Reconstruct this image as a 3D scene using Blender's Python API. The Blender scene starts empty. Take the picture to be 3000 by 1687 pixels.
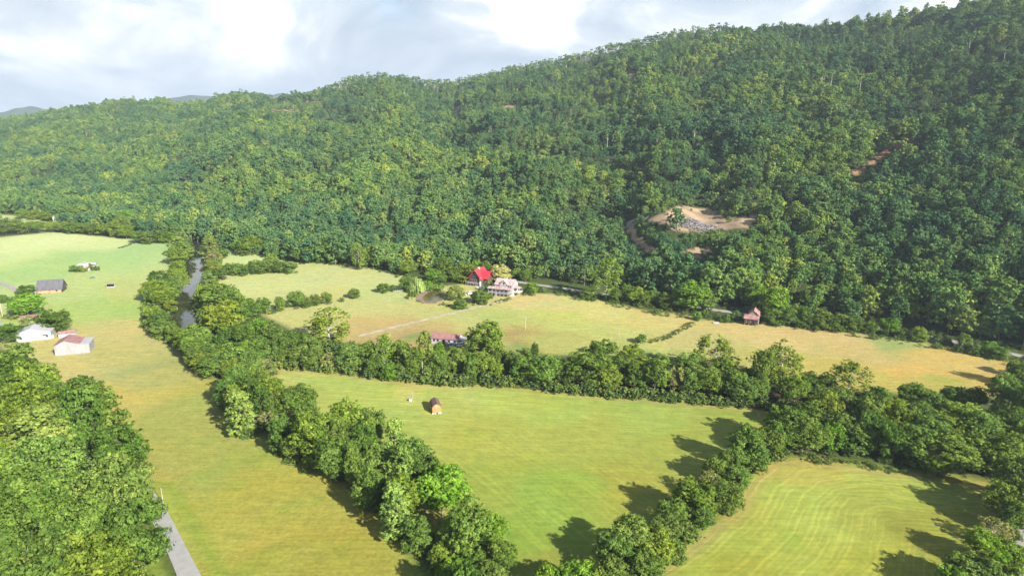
import bpy, math, random
import numpy as np
from mathutils import Vector, Matrix

# ------------------------------------------------------------------ camera, light, exposure
scn = bpy.context.scene
H = 100.0                      # drone height above the valley floor
PITCH = math.radians(14.5)
F = 1910.0                     # focal length in pixels of the 3000 px wide frame
cam_d = bpy.data.cameras.new('camera'); cam = bpy.data.objects.new('camera', cam_d)
scn.collection.objects.link(cam); scn.camera = cam
cam.location = (0, 0, H); cam.rotation_euler = (math.radians(90) - PITCH, 0, 0)
cam_d.sensor_width = 36; cam_d.lens = 36 * F / 3000; cam_d.clip_start = 1; cam_d.clip_end = 60000

SUN_EL = math.radians(29); SUN_AZ = math.radians(138)      # azimuth from +Y towards +X: behind the camera, to the right
sun_dir = Vector((math.cos(SUN_EL) * math.sin(SUN_AZ), math.cos(SUN_EL) * math.cos(SUN_AZ), math.sin(SUN_EL)))
sd = bpy.data.lights.new('sun', 'SUN'); sd.energy = 5.0; sd.angle = math.radians(0.6); sd.color = (1.0, 0.955, 0.87)
so = bpy.data.objects.new('sun', sd); scn.collection.objects.link(so)
so.rotation_euler = sun_dir.to_track_quat('Z', 'Y').to_euler(); so.location = (300, -200, 400)

scn.view_settings.view_transform = 'Standard'; scn.view_settings.look = 'None'
scn.view_settings.exposure = 1.5; scn.view_settings.gamma = 1.0
scn.render.engine = 'CYCLES'
cy = scn.cycles
cy.use_denoising = True; cy.max_bounces = 5; cy.diffuse_bounces = 2; cy.glossy_bounces = 2
cy.transmission_bounces = 2; cy.volume_bounces = 0; cy.transparent_max_bounces = 6
cy.use_adaptive_sampling = True; cy.adaptive_threshold = 0.02

CL1, CL2 = (7.14, 7.40, 0.0), (4.37, 2.35, 0.0)
def build_world():
    w = bpy.data.worlds.new('World'); scn.world = w; w.use_nodes = True
    nt = w.node_tree; nt.nodes.clear(); N = nt.nodes.new; L = nt.links.new
    out = N('ShaderNodeOutputWorld')
    sky = N('ShaderNodeTexSky'); sky.sky_type = 'NISHITA'; sky.sun_disc = False
    sky.sun_elevation = SUN_EL; sky.sun_rotation = SUN_AZ; sky.altitude = 300; sky.dust_density = 0.3
    b1 = N('ShaderNodeBackground'); b1.inputs['Strength'].default_value = 0.06; L(sky.outputs[0], b1.inputs[0])
    tc = N('ShaderNodeTexCoord'); sp = N('ShaderNodeSeparateXYZ'); L(tc.outputs['Generated'], sp.inputs[0])
    def mth(op, a, b=None, c=None, clamp=False):
        m = N('ShaderNodeMath'); m.operation = op; m.use_clamp = clamp
        for i, v in enumerate((a, b, c)):
            if v is None: continue
            if hasattr(v, 'links'): L(v, m.inputs[i])
            else: m.inputs[i].default_value = v
        return m.outputs[0]
    # banks of cloud: 3-D noise over the view direction, flattened towards the horizon
    cb = N('ShaderNodeCombineXYZ'); L(sp.outputs[0], cb.inputs[0]); L(sp.outputs[1], cb.inputs[1])
    L(mth('MULTIPLY', sp.outputs[2], 1.7), cb.inputs[2])
    def noise(scale, detail, rough, off, dist=0.0):
        mp = N('ShaderNodeMapping'); mp.inputs['Location'].default_value = off; L(cb.outputs[0], mp.inputs[0])
        n = N('ShaderNodeTexNoise'); n.inputs['Scale'].default_value = scale; n.inputs['Detail'].default_value = detail
        n.inputs['Roughness'].default_value = rough; n.inputs['Distortion'].default_value = dist; L(mp.outputs[0], n.inputs['Vector'])
        return n.outputs['Fac']
    n1 = noise(2.2, 7, 0.55, (CL1[0], CL1[1], CL1[2]), 0.3)
    n2 = noise(4.2, 8, 0.55, (CL2[0], CL2[1], CL2[2]), 0.5)
    cov = N('ShaderNodeMapRange'); cov.interpolation_type = 'SMOOTHSTEP'; L(n1, cov.inputs[0])
    cov.inputs[1].default_value = 0.28; cov.inputs[2].default_value = 0.46
    thin = mth('SUBTRACT', 1.15, mth('MULTIPLY', mth('MAXIMUM', sp.outputs[2], 0.0), 1.5), clamp=True)
    fac = mth('MULTIPLY', cov.outputs[0], thin)
    ramp = N('ShaderNodeValToRGB'); L(n2, ramp.inputs[0])
    e = ramp.color_ramp.elements
    e[0].position = 0.36; e[0].color = (0.185, 0.225, 0.275, 1)
    e[1].position = 0.62; e[1].color = (0.56, 0.56, 0.555, 1)
    e2 = ramp.color_ramp.elements.new(0.50); e2.color = (0.30, 0.325, 0.355, 1)
    # cloud bases near the horizon are thicker and greyer blue
    low = N('ShaderNodeMapRange'); L(sp.outputs[2], low.inputs[0]); low.inputs[1].default_value = 0.0; low.inputs[2].default_value = 0.12
    low.inputs[3].default_value = 0.75; low.inputs[4].default_value = 0.0
    mx = N('ShaderNodeMix'); mx.data_type = 'RGBA'; L(low.outputs[0], mx.inputs[0]); L(ramp.outputs[0], mx.inputs[6]); mx.inputs[7].default_value = (0.215, 0.262, 0.325, 1)
    fac = mth('MAXIMUM', fac, mth('MULTIPLY', low.outputs[0], 1.25, clamp=True))
    b2 = N('ShaderNodeBackground'); L(mx.outputs[2], b2.inputs[0]); b2.inputs['Strength'].default_value = 1.0
    ms = N('ShaderNodeMixShader'); L(fac, ms.inputs[0]); L(b1.outputs[0], ms.inputs[1]); L(b2.outputs[0], ms.inputs[2]); L(ms.outputs[0], out.inputs[0])
build_world()

# ------------------------------------------------------------------ helpers
C = scn.collection
K = 3000 / 2576.0
cp, sp_ = math.cos(PITCH), math.sin(PITCH)
rng = np.random.default_rng(7)
random.seed(7)

def ray(sx, sy):
    a = (sx - 1500) / F; b = (sy - 843.5) / F
    return np.array([a, cp - b * sp_, -sp_ - b * cp])

def ground(sx, sy, z=0.0):
    """valley-floor point seen at (sx, sy) of the photograph"""
    d = ray(sx, sy); t = (z - H) / d[2]
    return (d[0] * t, d[1] * t)

def G(dx, dy, z=0.0):
    return ground(dx * K, dy * K, z)

def project(x, y, z):
    dep = y * cp - (z - H) * sp_
    up = y * sp_ + (z - H) * cp
    dep = np.where(dep < 1, 1, dep)
    return 1500 + F * x / dep, 843.5 - F * up / dep, dep

def srgb(r, g, b, k=1.0):
    f = lambda c: (c / 255 / 12.92) if c / 255 <= 0.04045 else ((c / 255 + 0.055) / 1.055) ** 2.4
    return (f(r) * k, f(g) * k, f(b) * k)

def inpoly(px, py, poly):
    px = np.asarray(px, float); py = np.asarray(py, float); r = np.zeros(px.shape, bool)
    n = len(poly)
    for i in range(n):
        x1, y1 = poly[i]; x2, y2 = poly[(i + 1) % n]
        if y1 == y2: continue
        c = ((y1 > py) != (y2 > py)) & (px < (x2 - x1) * (py - y1) / (y2 - y1) + x1)
        r ^= c
    return r

def polydist(px, py, line):
    d = np.full(np.shape(px), 1e9)
    for (x1, y1), (x2, y2) in zip(line[:-1], line[1:]):
        vx, vy = x2 - x1, y2 - y1; L2 = vx * vx + vy * vy + 1e-9
        t = np.clip(((px - x1) * vx + (py - y1) * vy) / L2, 0, 1)
        d = np.minimum(d, np.hypot(px - x1 - t * vx, py - y1 - t * vy))
    return d

def sinnoise(x, y, scale, seed, n=7):
    r = np.random.default_rng(seed); out = 0
    for i in range(n):
        a = r.uniform(0, 2 * math.pi); k = 2 * math.pi / (scale * r.uniform(0.6, 1.7))
        out = out + np.sin(k * (x * math.cos(a) + y * math.sin(a)) + r.uniform(0, 6.28))
    return out / math.sqrt(n / 2)

def new_mesh(name, verts, faces, mats, midx=None, smooth=False):
    me = bpy.data.meshes.new(name)
    verts = np.asarray(verts, np.float32)
    if isinstance(faces, np.ndarray):
        nf, k = faces.shape
        me.vertices.add(len(verts)); me.vertices.foreach_set('co', verts.ravel())
        me.loops.add(nf * k); me.loops.foreach_set('vertex_index', faces.astype(np.int32).ravel())
        me.polygons.add(nf); me.polygons.foreach_set('loop_start', (np.arange(nf) * k).astype(np.int32))
        me.update(calc_edges=True)
    else:
        me.from_pydata([tuple(v) for v in verts], [], faces); me.update()
    for m in (mats if isinstance(mats, (list, tuple)) else [mats]): me.materials.append(m)
    if midx is not None: me.polygons.foreach_set('material_index', np.asarray(midx, np.int32))
    if smooth: me.polygons.foreach_set('use_smooth', np.ones(len(me.polygons), bool))
    return me

def link(name, me, parent=None, loc=None, rot=None, scale=None, **props):
    o = bpy.data.objects.new(name, me); C.objects.link(o)
    if parent is not None: o.parent = parent
    if loc is not None: o.location = loc
    if rot is not None: o.rotation_euler = rot
    if scale is not None: o.scale = scale
    for k, v in props.items(): o[k] = v
    return o

def thing(name, label, cat, loc, rot=0.0, group=None):
    o = bpy.data.objects.new(name, None); C.objects.link(o)
    o.location = loc; o.rotation_euler = (0, 0, rot); o.empty_display_size = 0.5
    o['label'] = label; o['category'] = cat
    if group: o['group'] = group
    return o

# ------------------------------------------------------------------ materials
def mat_base(name):
    m = bpy.data.materials.new(name); m.use_nodes = True
    nt = m.node_tree; nt.nodes.clear()
    return m, nt, nt.nodes.new, nt.links.new

def simple(name, col, rough=0.7, var=0.12, scale=1.5, metallic=0.0, spec=0.3, bump=0.0, stretch=None, grime=0.0):
    m, nt, N, L = mat_base(name)
    out = N('ShaderNodeOutputMaterial'); p = N('ShaderNodeBsdfPrincipled'); L(p.outputs[0], out.inputs[0])
    p.inputs['Roughness'].default_value = rough; p.inputs['Metallic'].default_value = metallic
    p.inputs['Specular IOR Level'].default_value = spec
    tc = N('ShaderNodeTexCoord'); mp = N('ShaderNodeMapping'); L(tc.outputs['Object'], mp.inputs[0])
    if stretch: mp.inputs['Scale'].default_value = stretch
    n = N('ShaderNodeTexNoise'); n.inputs['Scale'].default_value = scale; n.inputs['Detail'].default_value = 5; L(mp.outputs[0], n.inputs['Vector'])
    r = N('ShaderNodeMapRange'); L(n.outputs['Fac'], r.inputs[0]); r.inputs[1].default_value = 0.3; r.inputs[2].default_value = 0.7
    r.inputs[3].default_value = 1 - var * 2; r.inputs[4].default_value = 1 + var
    mx = N('ShaderNodeMix'); mx.data_type = 'RGBA'; mx.blend_type = 'MULTIPLY'; mx.inputs[0].default_value = 1
    mx.inputs[6].default_value = (*col, 1); L(r.outputs[0], mx.inputs[7])
    L(mx.outputs[2], p.inputs['Base Color'])
    if bump:
        b = N('ShaderNodeBump'); b.inputs['Strength'].default_value = bump; b.inputs['Distance'].default_value = 0.05
        L(n.outputs['Fac'], b.inputs['Height']); L(b.outputs[0], p.inputs['Normal'])
    return m

def leaf_mat(name, c_dark, c_light, use_obj_color=True, rnd=0.25, transl=0.20, patch=True):
    m, nt, N, L = mat_base(name)
    out = N('ShaderNodeOutputMaterial')
    at = N('ShaderNodeAttribute'); at.attribute_name = 'tone'
    mx = N('ShaderNodeMix'); mx.data_type = 'RGBA'; L(at.outputs['Fac'], mx.inputs[0])
    mx.inputs[6].default_value = (*c_dark, 1); mx.inputs[7].default_value = (*c_light, 1)
    oi = N('ShaderNodeObjectInfo')
    cur = mx.outputs[2]
    if use_obj_color:
        m2 = N('ShaderNodeMix'); m2.data_type = 'RGBA'; m2.blend_type = 'MULTIPLY'; m2.inputs[0].default_value = 1
        L(cur, m2.inputs[6]); L(oi.outputs['Color'], m2.inputs[7]); cur = m2.outputs[2]
    else:
        rp = N('ShaderNodeValToRGB'); L(oi.outputs['Random'], rp.inputs[0])
        els = rp.color_ramp.elements
        els[0].position = 0; els[0].color = (0.55, 0.72, 0.80, 1); els[1].position = 1; els[1].color = (1.75, 1.36, 1.05, 1)
        for pos, col in ((0.25, (0.8, 0.9, 0.95, 1)), (0.6, (1.05, 1.05, 0.95, 1)), (0.85, (1.3, 1.2, 0.95, 1))):
            q = els.new(pos); q.color = col
        m2 = N('ShaderNodeMix'); m2.data_type = 'RGBA'; m2.blend_type = 'MULTIPLY'; m2.inputs[0].default_value = 1
        L(cur, m2.inputs[6]); L(rp.outputs[0], m2.inputs[7]); cur = m2.outputs[2]
    if patch:
        nz = N('ShaderNodeTexNoise'); nz.inputs['Scale'].default_value = 0.009; nz.inputs['Detail'].default_value = 3
        L(oi.outputs['Location'], nz.inputs['Vector'])
        rp = N('ShaderNodeValToRGB'); L(nz.outputs['Fac'], rp.inputs[0])
        els = rp.color_ramp.elements
        els[0].position = 0.40; els[0].color = (0.74, 0.84, 0.98, 1); els[1].position = 0.64; els[1].color = (1.42, 1.28, 0.85, 1)
        m3 = N('ShaderNodeMix'); m3.data_type = 'RGBA'; m3.blend_type = 'MULTIPLY'; m3.inputs[0].default_value = 1
        L(cur, m3.inputs[6]); L(rp.outputs[0], m3.inputs[7]); cur = m3.outputs[2]
    d = N('ShaderNodeBsdfDiffuse'); t = N('ShaderNodeBsdfTranslucent'); L(cur, d.inputs[0])
    hs = N('ShaderNodeMix'); hs.data_type = 'RGBA'; hs.blend_type = 'MULTIPLY'; hs.inputs[0].default_value = 1
    L(cur, hs.inputs[6]); hs.inputs[7].default_value = (1.25, 1.2, 0.6, 1); L(hs.outputs[2], t.inputs[0])
    ms = N('ShaderNodeMixShader'); ms.inputs[0].default_value = transl; L(d.outputs[0], ms.inputs[1]); L(t.outputs[0], ms.inputs[2])
    L(ms.outputs[0], out.inputs[0])
    return m

M = {}
M['leaf'] = leaf_mat('leaf_green', (0.056, 0.112, 0.020), (0.215, 0.300, 0.056), True, patch=False)
M['leaf_far'] = leaf_mat('leaf_forest', (0.056, 0.116, 0.044), (0.200, 0.308, 0.106), False)
M['bark'] = simple('bark_grey', (0.16, 0.14, 0.115), 0.9, 0.2, 3)
M['bark_pale'] = simple('bark_pale', (0.42, 0.39, 0.34), 0.9, 0.2, 2)
M['white_metal'] = simple('white_metal_siding', (0.36, 0.36, 0.365), 0.5, 0.05, 0.6, stretch=(1, 1, 0.3))
M['dusty_metal'] = simple('weathered_pale_siding', (0.27, 0.265, 0.265), 0.6, 0.10, 0.5, stretch=(1.5, 1.5, 0.4))
M['white_paint'] = simple('white_paint', (0.36, 0.35, 0.345), 0.6, 0.08, 0.9)
M['grey_wood'] = simple('weathered_grey_wood', (0.20, 0.18, 0.16), 0.9, 0.25, 1.4, stretch=(3, 3, 0.4))
M['dark_wood'] = simple('dark_brown_wood', (0.075, 0.055, 0.045), 0.85, 0.25, 1.4, stretch=(3, 3, 0.4))
M['orange_wood'] = simple('orange_brown_stained_wood', (0.52, 0.20, 0.065), 0.6, 0.12, 1.2, stretch=(3, 3, 0.5))
M['orange_plank'] = simple('pale_orange_planks', (0.50, 0.27, 0.16), 0.8, 0.2, 1.0, stretch=(0.6, 3, 3))
M['red_roof'] = simple('bright_red_metal_roof', (0.42, 0.032, 0.045), 0.4, 0.05, 0.5)
M['barn_red'] = simple('faded_red_roof', (0.27, 0.135, 0.125), 0.6, 0.14, 0.5)
M['rust_roof'] = simple('rusty_pink_roof', (0.32, 0.17, 0.15), 0.75, 0.25, 0.7)
M['brown_roof'] = simple('brown_shingle_roof', (0.13, 0.085, 0.08), 0.8, 0.12, 2.5)
M['grey_roof'] = simple('dark_grey_metal_roof', (0.10, 0.10, 0.11), 0.6, 0.14, 0.6, stretch=(2, 0.4, 1))
M['pale_roof'] = simple('pale_grey_roof', (0.32, 0.31, 0.31), 0.55, 0.1, 0.6)
M['block'] = simple('concrete_block', (0.60, 0.57, 0.50), 0.9, 0.1, 2)
M['stone'] = simple('grey_stone', (0.30, 0.28, 0.26), 0.9, 0.25, 1.2)
M['glass'] = simple('dark_window_glass', (0.03, 0.035, 0.045), 0.12, 0.1, 1, spec=0.6)
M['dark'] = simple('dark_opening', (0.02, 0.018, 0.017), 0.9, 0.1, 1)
M['car_white'] = simple('white_car_paint', (0.75, 0.75, 0.76), 0.25, 0.03, 0.5, spec=0.5)
M['car_blue'] = simple('blue_grey_car_paint', (0.10, 0.17, 0.25), 0.25, 0.03, 0.5, spec=0.5)
M['car_orange'] = simple('orange_paint', (0.65, 0.22, 0.06), 0.4, 0.08, 0.5)
M['tyre'] = simple('black_rubber', (0.02, 0.02, 0.02), 0.9, 0.1, 2)
M['steel'] = simple('galvanised_steel', (0.45, 0.45, 0.46), 0.45, 0.08, 1, metallic=0.5)
M['pole_wood'] = simple('bleached_pole_wood', (0.40, 0.35, 0.29), 0.9, 0.15, 2)
M['teal'] = simple('teal_plastic', (0.05, 0.22, 0.16), 0.5, 0.05, 1)
M['pink_roof'] = simple('faded_pink_white_roof', (0.42, 0.30, 0.29), 0.75, 0.3, 0.9)
M['log'] = simple('bleached_grey_logs', (0.30, 0.27, 0.26), 0.95, 0.4, 1.2)

def ground_mat(name, kind):
    """colour from the 'tint' attribute, broken up by grass-scale relief; mown fields add raking rows along the 'swath' coordinate"""
    m, nt, N, L = mat_base(name)
    out = N('ShaderNodeOutputMaterial'); p = N('ShaderNodeBsdfPrincipled'); L(p.outputs[0], out.inputs[0])
    p.inputs['Roughness'].default_value = 0.95; p.inputs['Specular IOR Level'].default_value = 0.1
    at = N('ShaderNodeAttribute'); at.attribute_name = 'tint'
    geo = N('ShaderNodeNewGeometry')
    def noise(s, d, r=0.6, vec=None):
        n = N('ShaderNodeTexNoise'); n.inputs['Scale'].default_value = s; n.inputs['Detail'].default_value = d; n.inputs['Roughness'].default_value = r
        L(vec or geo.outputs['Position'], n.inputs['Vector']); return n.outputs['Fac']
    def rng_(v, a, b, c, d):
        r = N('ShaderNodeMapRange'); L(v, r.inputs[0])
        for i, x in enumerate((a, b, c, d)): r.inputs[i + 1].default_value = x
        return r.outputs[0]
    def mul(a, b, op='MULTIPLY', fac=1.0):
        mx = N('ShaderNodeMix'); mx.data_type = 'RGBA'; mx.blend_type = op
        if hasattr(fac, 'links'): L(fac, mx.inputs[0])
        else: mx.inputs[0].default_value = fac
        for s, v in ((6, a), (7, b)):
            if hasattr(v, 'links'): L(v, mx.inputs[s])
            else: mx.inputs[s].default_value = (*v, 1)
        return mx.outputs[2]
    cur = at.outputs['Color']
    amp = {'hay': 0.30, 'pasture': 0.36, 'mown': 0.18, 'ground': 0.4, 'hill': 0.4}[kind]
    fine = noise(0.9, 6, 0.75)
    cur = mul(cur, rng_(fine, 0.3, 0.7, 1 - amp * 0.75, 1 + amp * 0.75))
    # patches of greener and drier growth
    if kind != 'hill':
        pn = rng_(noise(0.035, 6, 0.68), 0.40, 0.68, 0, 1)
        cur = mul(cur, (1.08, 1.0, 0.88), 'MULTIPLY', pn)
        pg = rng_(noise(0.06, 5, 0.7, None), 0.30, 0.45, 1, 0)
        cur = mul(cur, (0.80, 0.96, 0.86), 'MULTIPLY', pg)
        sp2 = rng_(noise(0.22, 4, 0.6), 0.62, 0.74, 0, 1)
        cur = mul(cur, (0.78, 0.85, 0.8), 'MULTIPLY', sp2)
    mid = noise(0.28, 5, 0.7); cur = mul(cur, rng_(mid, 0.3, 0.7, 0.87, 1.13))
    if kind in ('hay', 'pasture', 'mown'):
        mp = N('ShaderNodeMapping'); mp.inputs['Rotation'].default_value = (0, 0, 0.35 if kind == 'hay' else -0.2); mp.inputs['Scale'].default_value = (0.09, 0.8, 0.3)
        L(geo.outputs['Position'], mp.inputs[0]); st = noise(1.0, 4, 0.6, mp.outputs[0]); cur = mul(cur, rng_(st, 0.35, 0.68, 0.90, 1.12))
        if kind != 'mown':   # scattered weed tufts
            tf = rng_(noise(0.55, 3, 0.5), 0.66, 0.74, 0, 1); cur = mul(cur, (0.62, 0.78, 0.6), 'MULTIPLY', tf)
    if kind == 'mown':
        sw = N('ShaderNodeAttribute'); sw.attribute_name = 'swath'
        sep = N('ShaderNodeSeparateXYZ'); L(sw.outputs['Vector'], sep.inputs[0])
        sepp = N('ShaderNodeSeparateXYZ'); L(geo.outputs['Position'], sepp.inputs[0])
        wob = noise(0.05, 3)
        def rows(coord, along, period, lo, hi):
            ad = N('ShaderNodeMath'); ad.operation = 'MULTIPLY_ADD'; L(wob, ad.inputs[0]); ad.inputs[1].default_value = 3.2; L(coord, ad.inputs[2])
            cb = N('ShaderNodeCombineXYZ')
            s1 = N('ShaderNodeMath'); s1.operation = 'MULTIPLY'; L(ad.outputs[0], s1.inputs[0]); s1.inputs[1].default_value = 1.0 / period
            s2 = N('ShaderNodeMath'); s2.operation = 'MULTIPLY'; L(along, s2.inputs[0]); s2.inputs[1].default_value = 0.045
            L(s1.outputs[0], cb.inputs[0]); L(s2.outputs[0], cb.inputs[1])
            n = N('ShaderNodeTexNoise'); n.inputs['Scale'].default_value = 1.0; n.inputs['Detail'].default_value = 3; n.inputs['Roughness'].default_value = 0.55
            L(cb.outputs[0], n.inputs['Vector'])
            w = N('ShaderNodeMath'); w.operation = 'SINE'
            s3 = N('ShaderNodeMath'); s3.operation = 'MULTIPLY'; L(ad.outputs[0], s3.inputs[0]); s3.inputs[1].default_value = 2 * math.pi / (period * 1.7)
            L(s3.outputs[0], w.inputs[0])
            mix = N('ShaderNodeMath'); mix.operation = 'MULTIPLY_ADD'; L(w.outputs[0], mix.inputs[0]); mix.inputs[1].default_value = 0.07; L(n.outputs['Fac'], mix.inputs[2])
            return rng_(mix.outputs[0], lo, hi, 0, 1)
        r1 = rows(sep.outputs[0], sepp.outputs[0], 0.95, 0.48, 0.66)
        r2 = rows(sep.outputs[1], sepp.outputs[1], 1.2, 0.48, 0.70)
        f1 = N('ShaderNodeMath'); f1.operation = 'MULTIPLY'; L(r1, f1.inputs[0])
        inv = N('ShaderNodeMath'); inv.operation = 'SUBTRACT'; inv.inputs[0].default_value = 1.0; L(sep.outputs[2], inv.inputs[1]); L(inv.outputs[0], f1.inputs[1])
        f2 = N('ShaderNodeMath'); f2.operation = 'MULTIPLY'; L(r2, f2.inputs[0]); L(sep.outputs[2], f2.inputs[1])
        ad = N('ShaderNodeMath'); ad.operation = 'ADD'; ad.use_clamp = True; L(f1.outputs[0], ad.inputs[0]); L(f2.outputs[0], ad.inputs[1])
        cur = mul(cur, (1.29, 1.20, 1.27), 'MULTIPLY', ad.outputs[0])
    L(cur, p.inputs['Base Color'])
    b = N('ShaderNodeBump'); b.inputs['Strength'].default_value = 0.5; b.inputs['Distance'].default_value = 0.35 if kind in ('hay', 'pasture', 'ground', 'hill') else 0.12
    L(fine, b.inputs['Height']); L(b.outputs[0], p.inputs['Normal'])
    return m
for k in ('hay', 'pasture', 'mown', 'ground', 'hill'): M['g_' + k] = ground_mat(k + '_surface', k)

def water_mat(name, col, rough=0.03):
    m, nt, N, L = mat_base(name)
    out = N('ShaderNodeOutputMaterial'); p = N('ShaderNodeBsdfPrincipled'); L(p.outputs[0], out.inputs[0])
    p.inputs['Base Color'].default_value = (*col, 1); p.inputs['Roughness'].default_value = rough; p.inputs['IOR'].default_value = 1.33
    geo = N('ShaderNodeNewGeometry'); n = N('ShaderNodeTexNoise'); n.inputs['Scale'].default_value = 0.8; n.inputs['Detail'].default_value = 4
    L(geo.outputs['Position'], n.inputs['Vector'])
    b = N('ShaderNodeBump'); b.inputs['Strength'].default_value = 0.06; b.inputs['Distance'].default_value = 0.1; L(n.outputs['Fac'], b.inputs['Height']); L(b.outputs[0], p.inputs['Normal'])
    return m
M['river'] = water_mat('river_water', (0.030, 0.032, 0.016))
M['pond'] = water_mat('pond_water', (0.075, 0.065, 0.018), 0.15)
M['asphalt'] = simple('worn_grey_asphalt', (0.27, 0.265, 0.25), 0.9, 0.07, 0.5)
M['gravel'] = simple('pale_gravel', (0.27, 0.25, 0.22), 0.95, 0.15, 0.5)
M['track'] = simple('pale_worn_track', (0.36, 0.32, 0.22), 0.95, 0.2, 0.3)
M['mud'] = simple('dry_brown_mud', (0.22, 0.15, 0.11), 0.95, 0.15, 0.4)

# ------------------------------------------------------------------ terrain
ridge = [(-400,335,1900),(-200,322,1900),(0,303,1900),(80,290,1870),(150,281,1850),(250,262,1800),(330,257,1780),(400,250,1750),(440,264,1750),(520,258,1700),(600,237,1650),
         (660,238,1620),(690,252,1600),(740,243,1550),(830,224,1450),(890,203,1400),(960,193,1380),(1060,210,1400),(1150,212,1400),(1250,187,1350),(1400,159,1280),
         (1530,130,1220),(1700,92,1150),(1850,78,1100),(2000,74,1080),(2200,50,1040),(2400,22,1000),(2500,2,980),(2576,-24,960),(2800,-70,950),(3400,-150,950)]
foot = [(-500,520),(-300,520),(0,515),(150,520),(350,530),(450,560),(550,575),(650,600),(750,625),(900,640),(1000,650),(1150,670),(1300,688),(1420,703),
        (1600,733),(1800,763),(2000,790),(2200,818),(2400,845),(2576,868),(2800,900),(3400,960)]
raz, rr1, rz1 = [], [], []
for x, y, r in ridge:
    d = ray(x * K, y * K); h = math.hypot(d[0], d[1])
    raz.append(math.atan2(d[0], d[1])); rr1.append(r); rz1.append(H + r * d[2] / h - 11.0)
faz, fr0 = [], []
for x, y in foot:
    g = G(x, y); faz.append(math.atan2(g[0], g[1])); fr0.append(math.hypot(*g))

def terrain(x, y, detail=True):
    x = np.asarray(x, float); y = np.asarray(y, float)
    az = np.arctan2(x, y); r = np.hypot(x, y)
    r0 = np.interp(az, faz, fr0); r1 = np.interp(az, raz, rr1); z1 = np.interp(az, raz, rz1)
    t = (r - r0) / (r1 - r0); tc = np.clip(t, 0, 1)
    s = 0.80 * tc + 0.20 * (3 * tc ** 2 - 2 * tc ** 3)
    s = s * np.clip(tc / 0.04, 0, 1) ** 0.4
    z = z1 * s
    env = (1 - 0.75 * np.clip((az - 0.36) / 0.2, 0, 1)) * np.clip(tc * 7, 0, 1) * np.clip((1 - tc) * 4, 0, 1)
    u = az * 950 + 22 * np.sin(r / 130.0)
    rav = np.sin(u / 30 + 1.2) * 0.5 + np.sin(u / 17.0 + 0.5 + r / 300) * 0.35 + np.sin(u / 52 + 2.0) * 0.8
    z = z + env * (6.0 * rav + 3.0 * sinnoise(x, y, 110, 3))
    z = z + np.where(t > 1, -(r - r1) * 0.16, 0)
    # gentle swells of the valley floor
    z = z + np.where(t <= 0, 0.0, 0.0)
    return z

river_line = [G(*p) for p in ((520, 560), (505, 600), (504, 632), (495, 667), (482, 713), (446, 763), (452, 812), (500, 842), (560, 860), (640, 880), (720, 893), (820, 905), (920, 912), (1080, 928), (1250, 945), (1400, 960),
                              (1560, 972), (1750, 990), (1900, 1000), (1960, 1004), (2050, 1030), (2200, 1070), (2400, 1120), (2700, 1200))]
RW = 6.0

FIELDS = {
 'left_hay_field': ('hay', [(430,612),(432,680),(372,722),(352,770),(360,815),(398,858),(445,890),(470,935),(560,968),(590,1070),(700,1140),(820,1190),(900,1250),(960,1330),(1040,1449),(1200,1650),
                     (640,1650),(560,1490),(515,1449),(420,1295),(350,1200),(220,1060),(100,950),(30,880),(-60,800),(-300,800),(-300,640),(-100,618),(0,598),(130,585),(345,605),(400,608)]),
 'river_pasture': ('pasture', [(545,625),(620,632),(700,655),(790,662),(860,664),(1000,690),(1050,712),(1100,725),(1180,715),(1290,735),(1390,742),(1500,756),(1620,785),(1745,797),(1720,840),(1640,880),(1560,890),(1400,888),(1260,885),
                     (1050,875),(900,862),(800,850),(690,800),(600,745),(530,700),(545,650)]),
 'roadside_meadow': ('pasture', [(1752,806),(1900,816),(2060,818),(2200,850),(2300,858),(2420,880),(2545,915),(2500,990),(2350,990),(2150,975),(1900,925),(1640,888),(1690,850)]),
 'mown_hay_field': ('mown', [(690,925),(800,932),(915,945),(1000,960),(1120,968),(1240,968),(1400,983),(1560,1000),(1700,1010),(1940,1030),(1950,1060),(1860,1160),(1760,1260),(1680,1340),(1600,1449),(1480,1650),
                     (1330,1650),(1240,1500),(1100,1330),(960,1200),(800,1120),(700,1060),(660,1000)]),
 'corner_mown_field': ('mown', [(1950,1158),(2050,1160),(2250,1187),(2400,1200),(2480,1220),(2530,1300),(2520,1449),(2500,1750),(1420,1750),(1620,1449),(1740,1370),(1850,1280),(1890,1210)]),
 'far_valley_field': ('hay', [(-300,540),(0,541),(60,544),(150,570),(120,584),(60,578),(0,562),(-300,562)]),
}
FW = {k: (v[0], [G(*p) for p in v[1]]) for k, v in FIELDS.items()}

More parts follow.
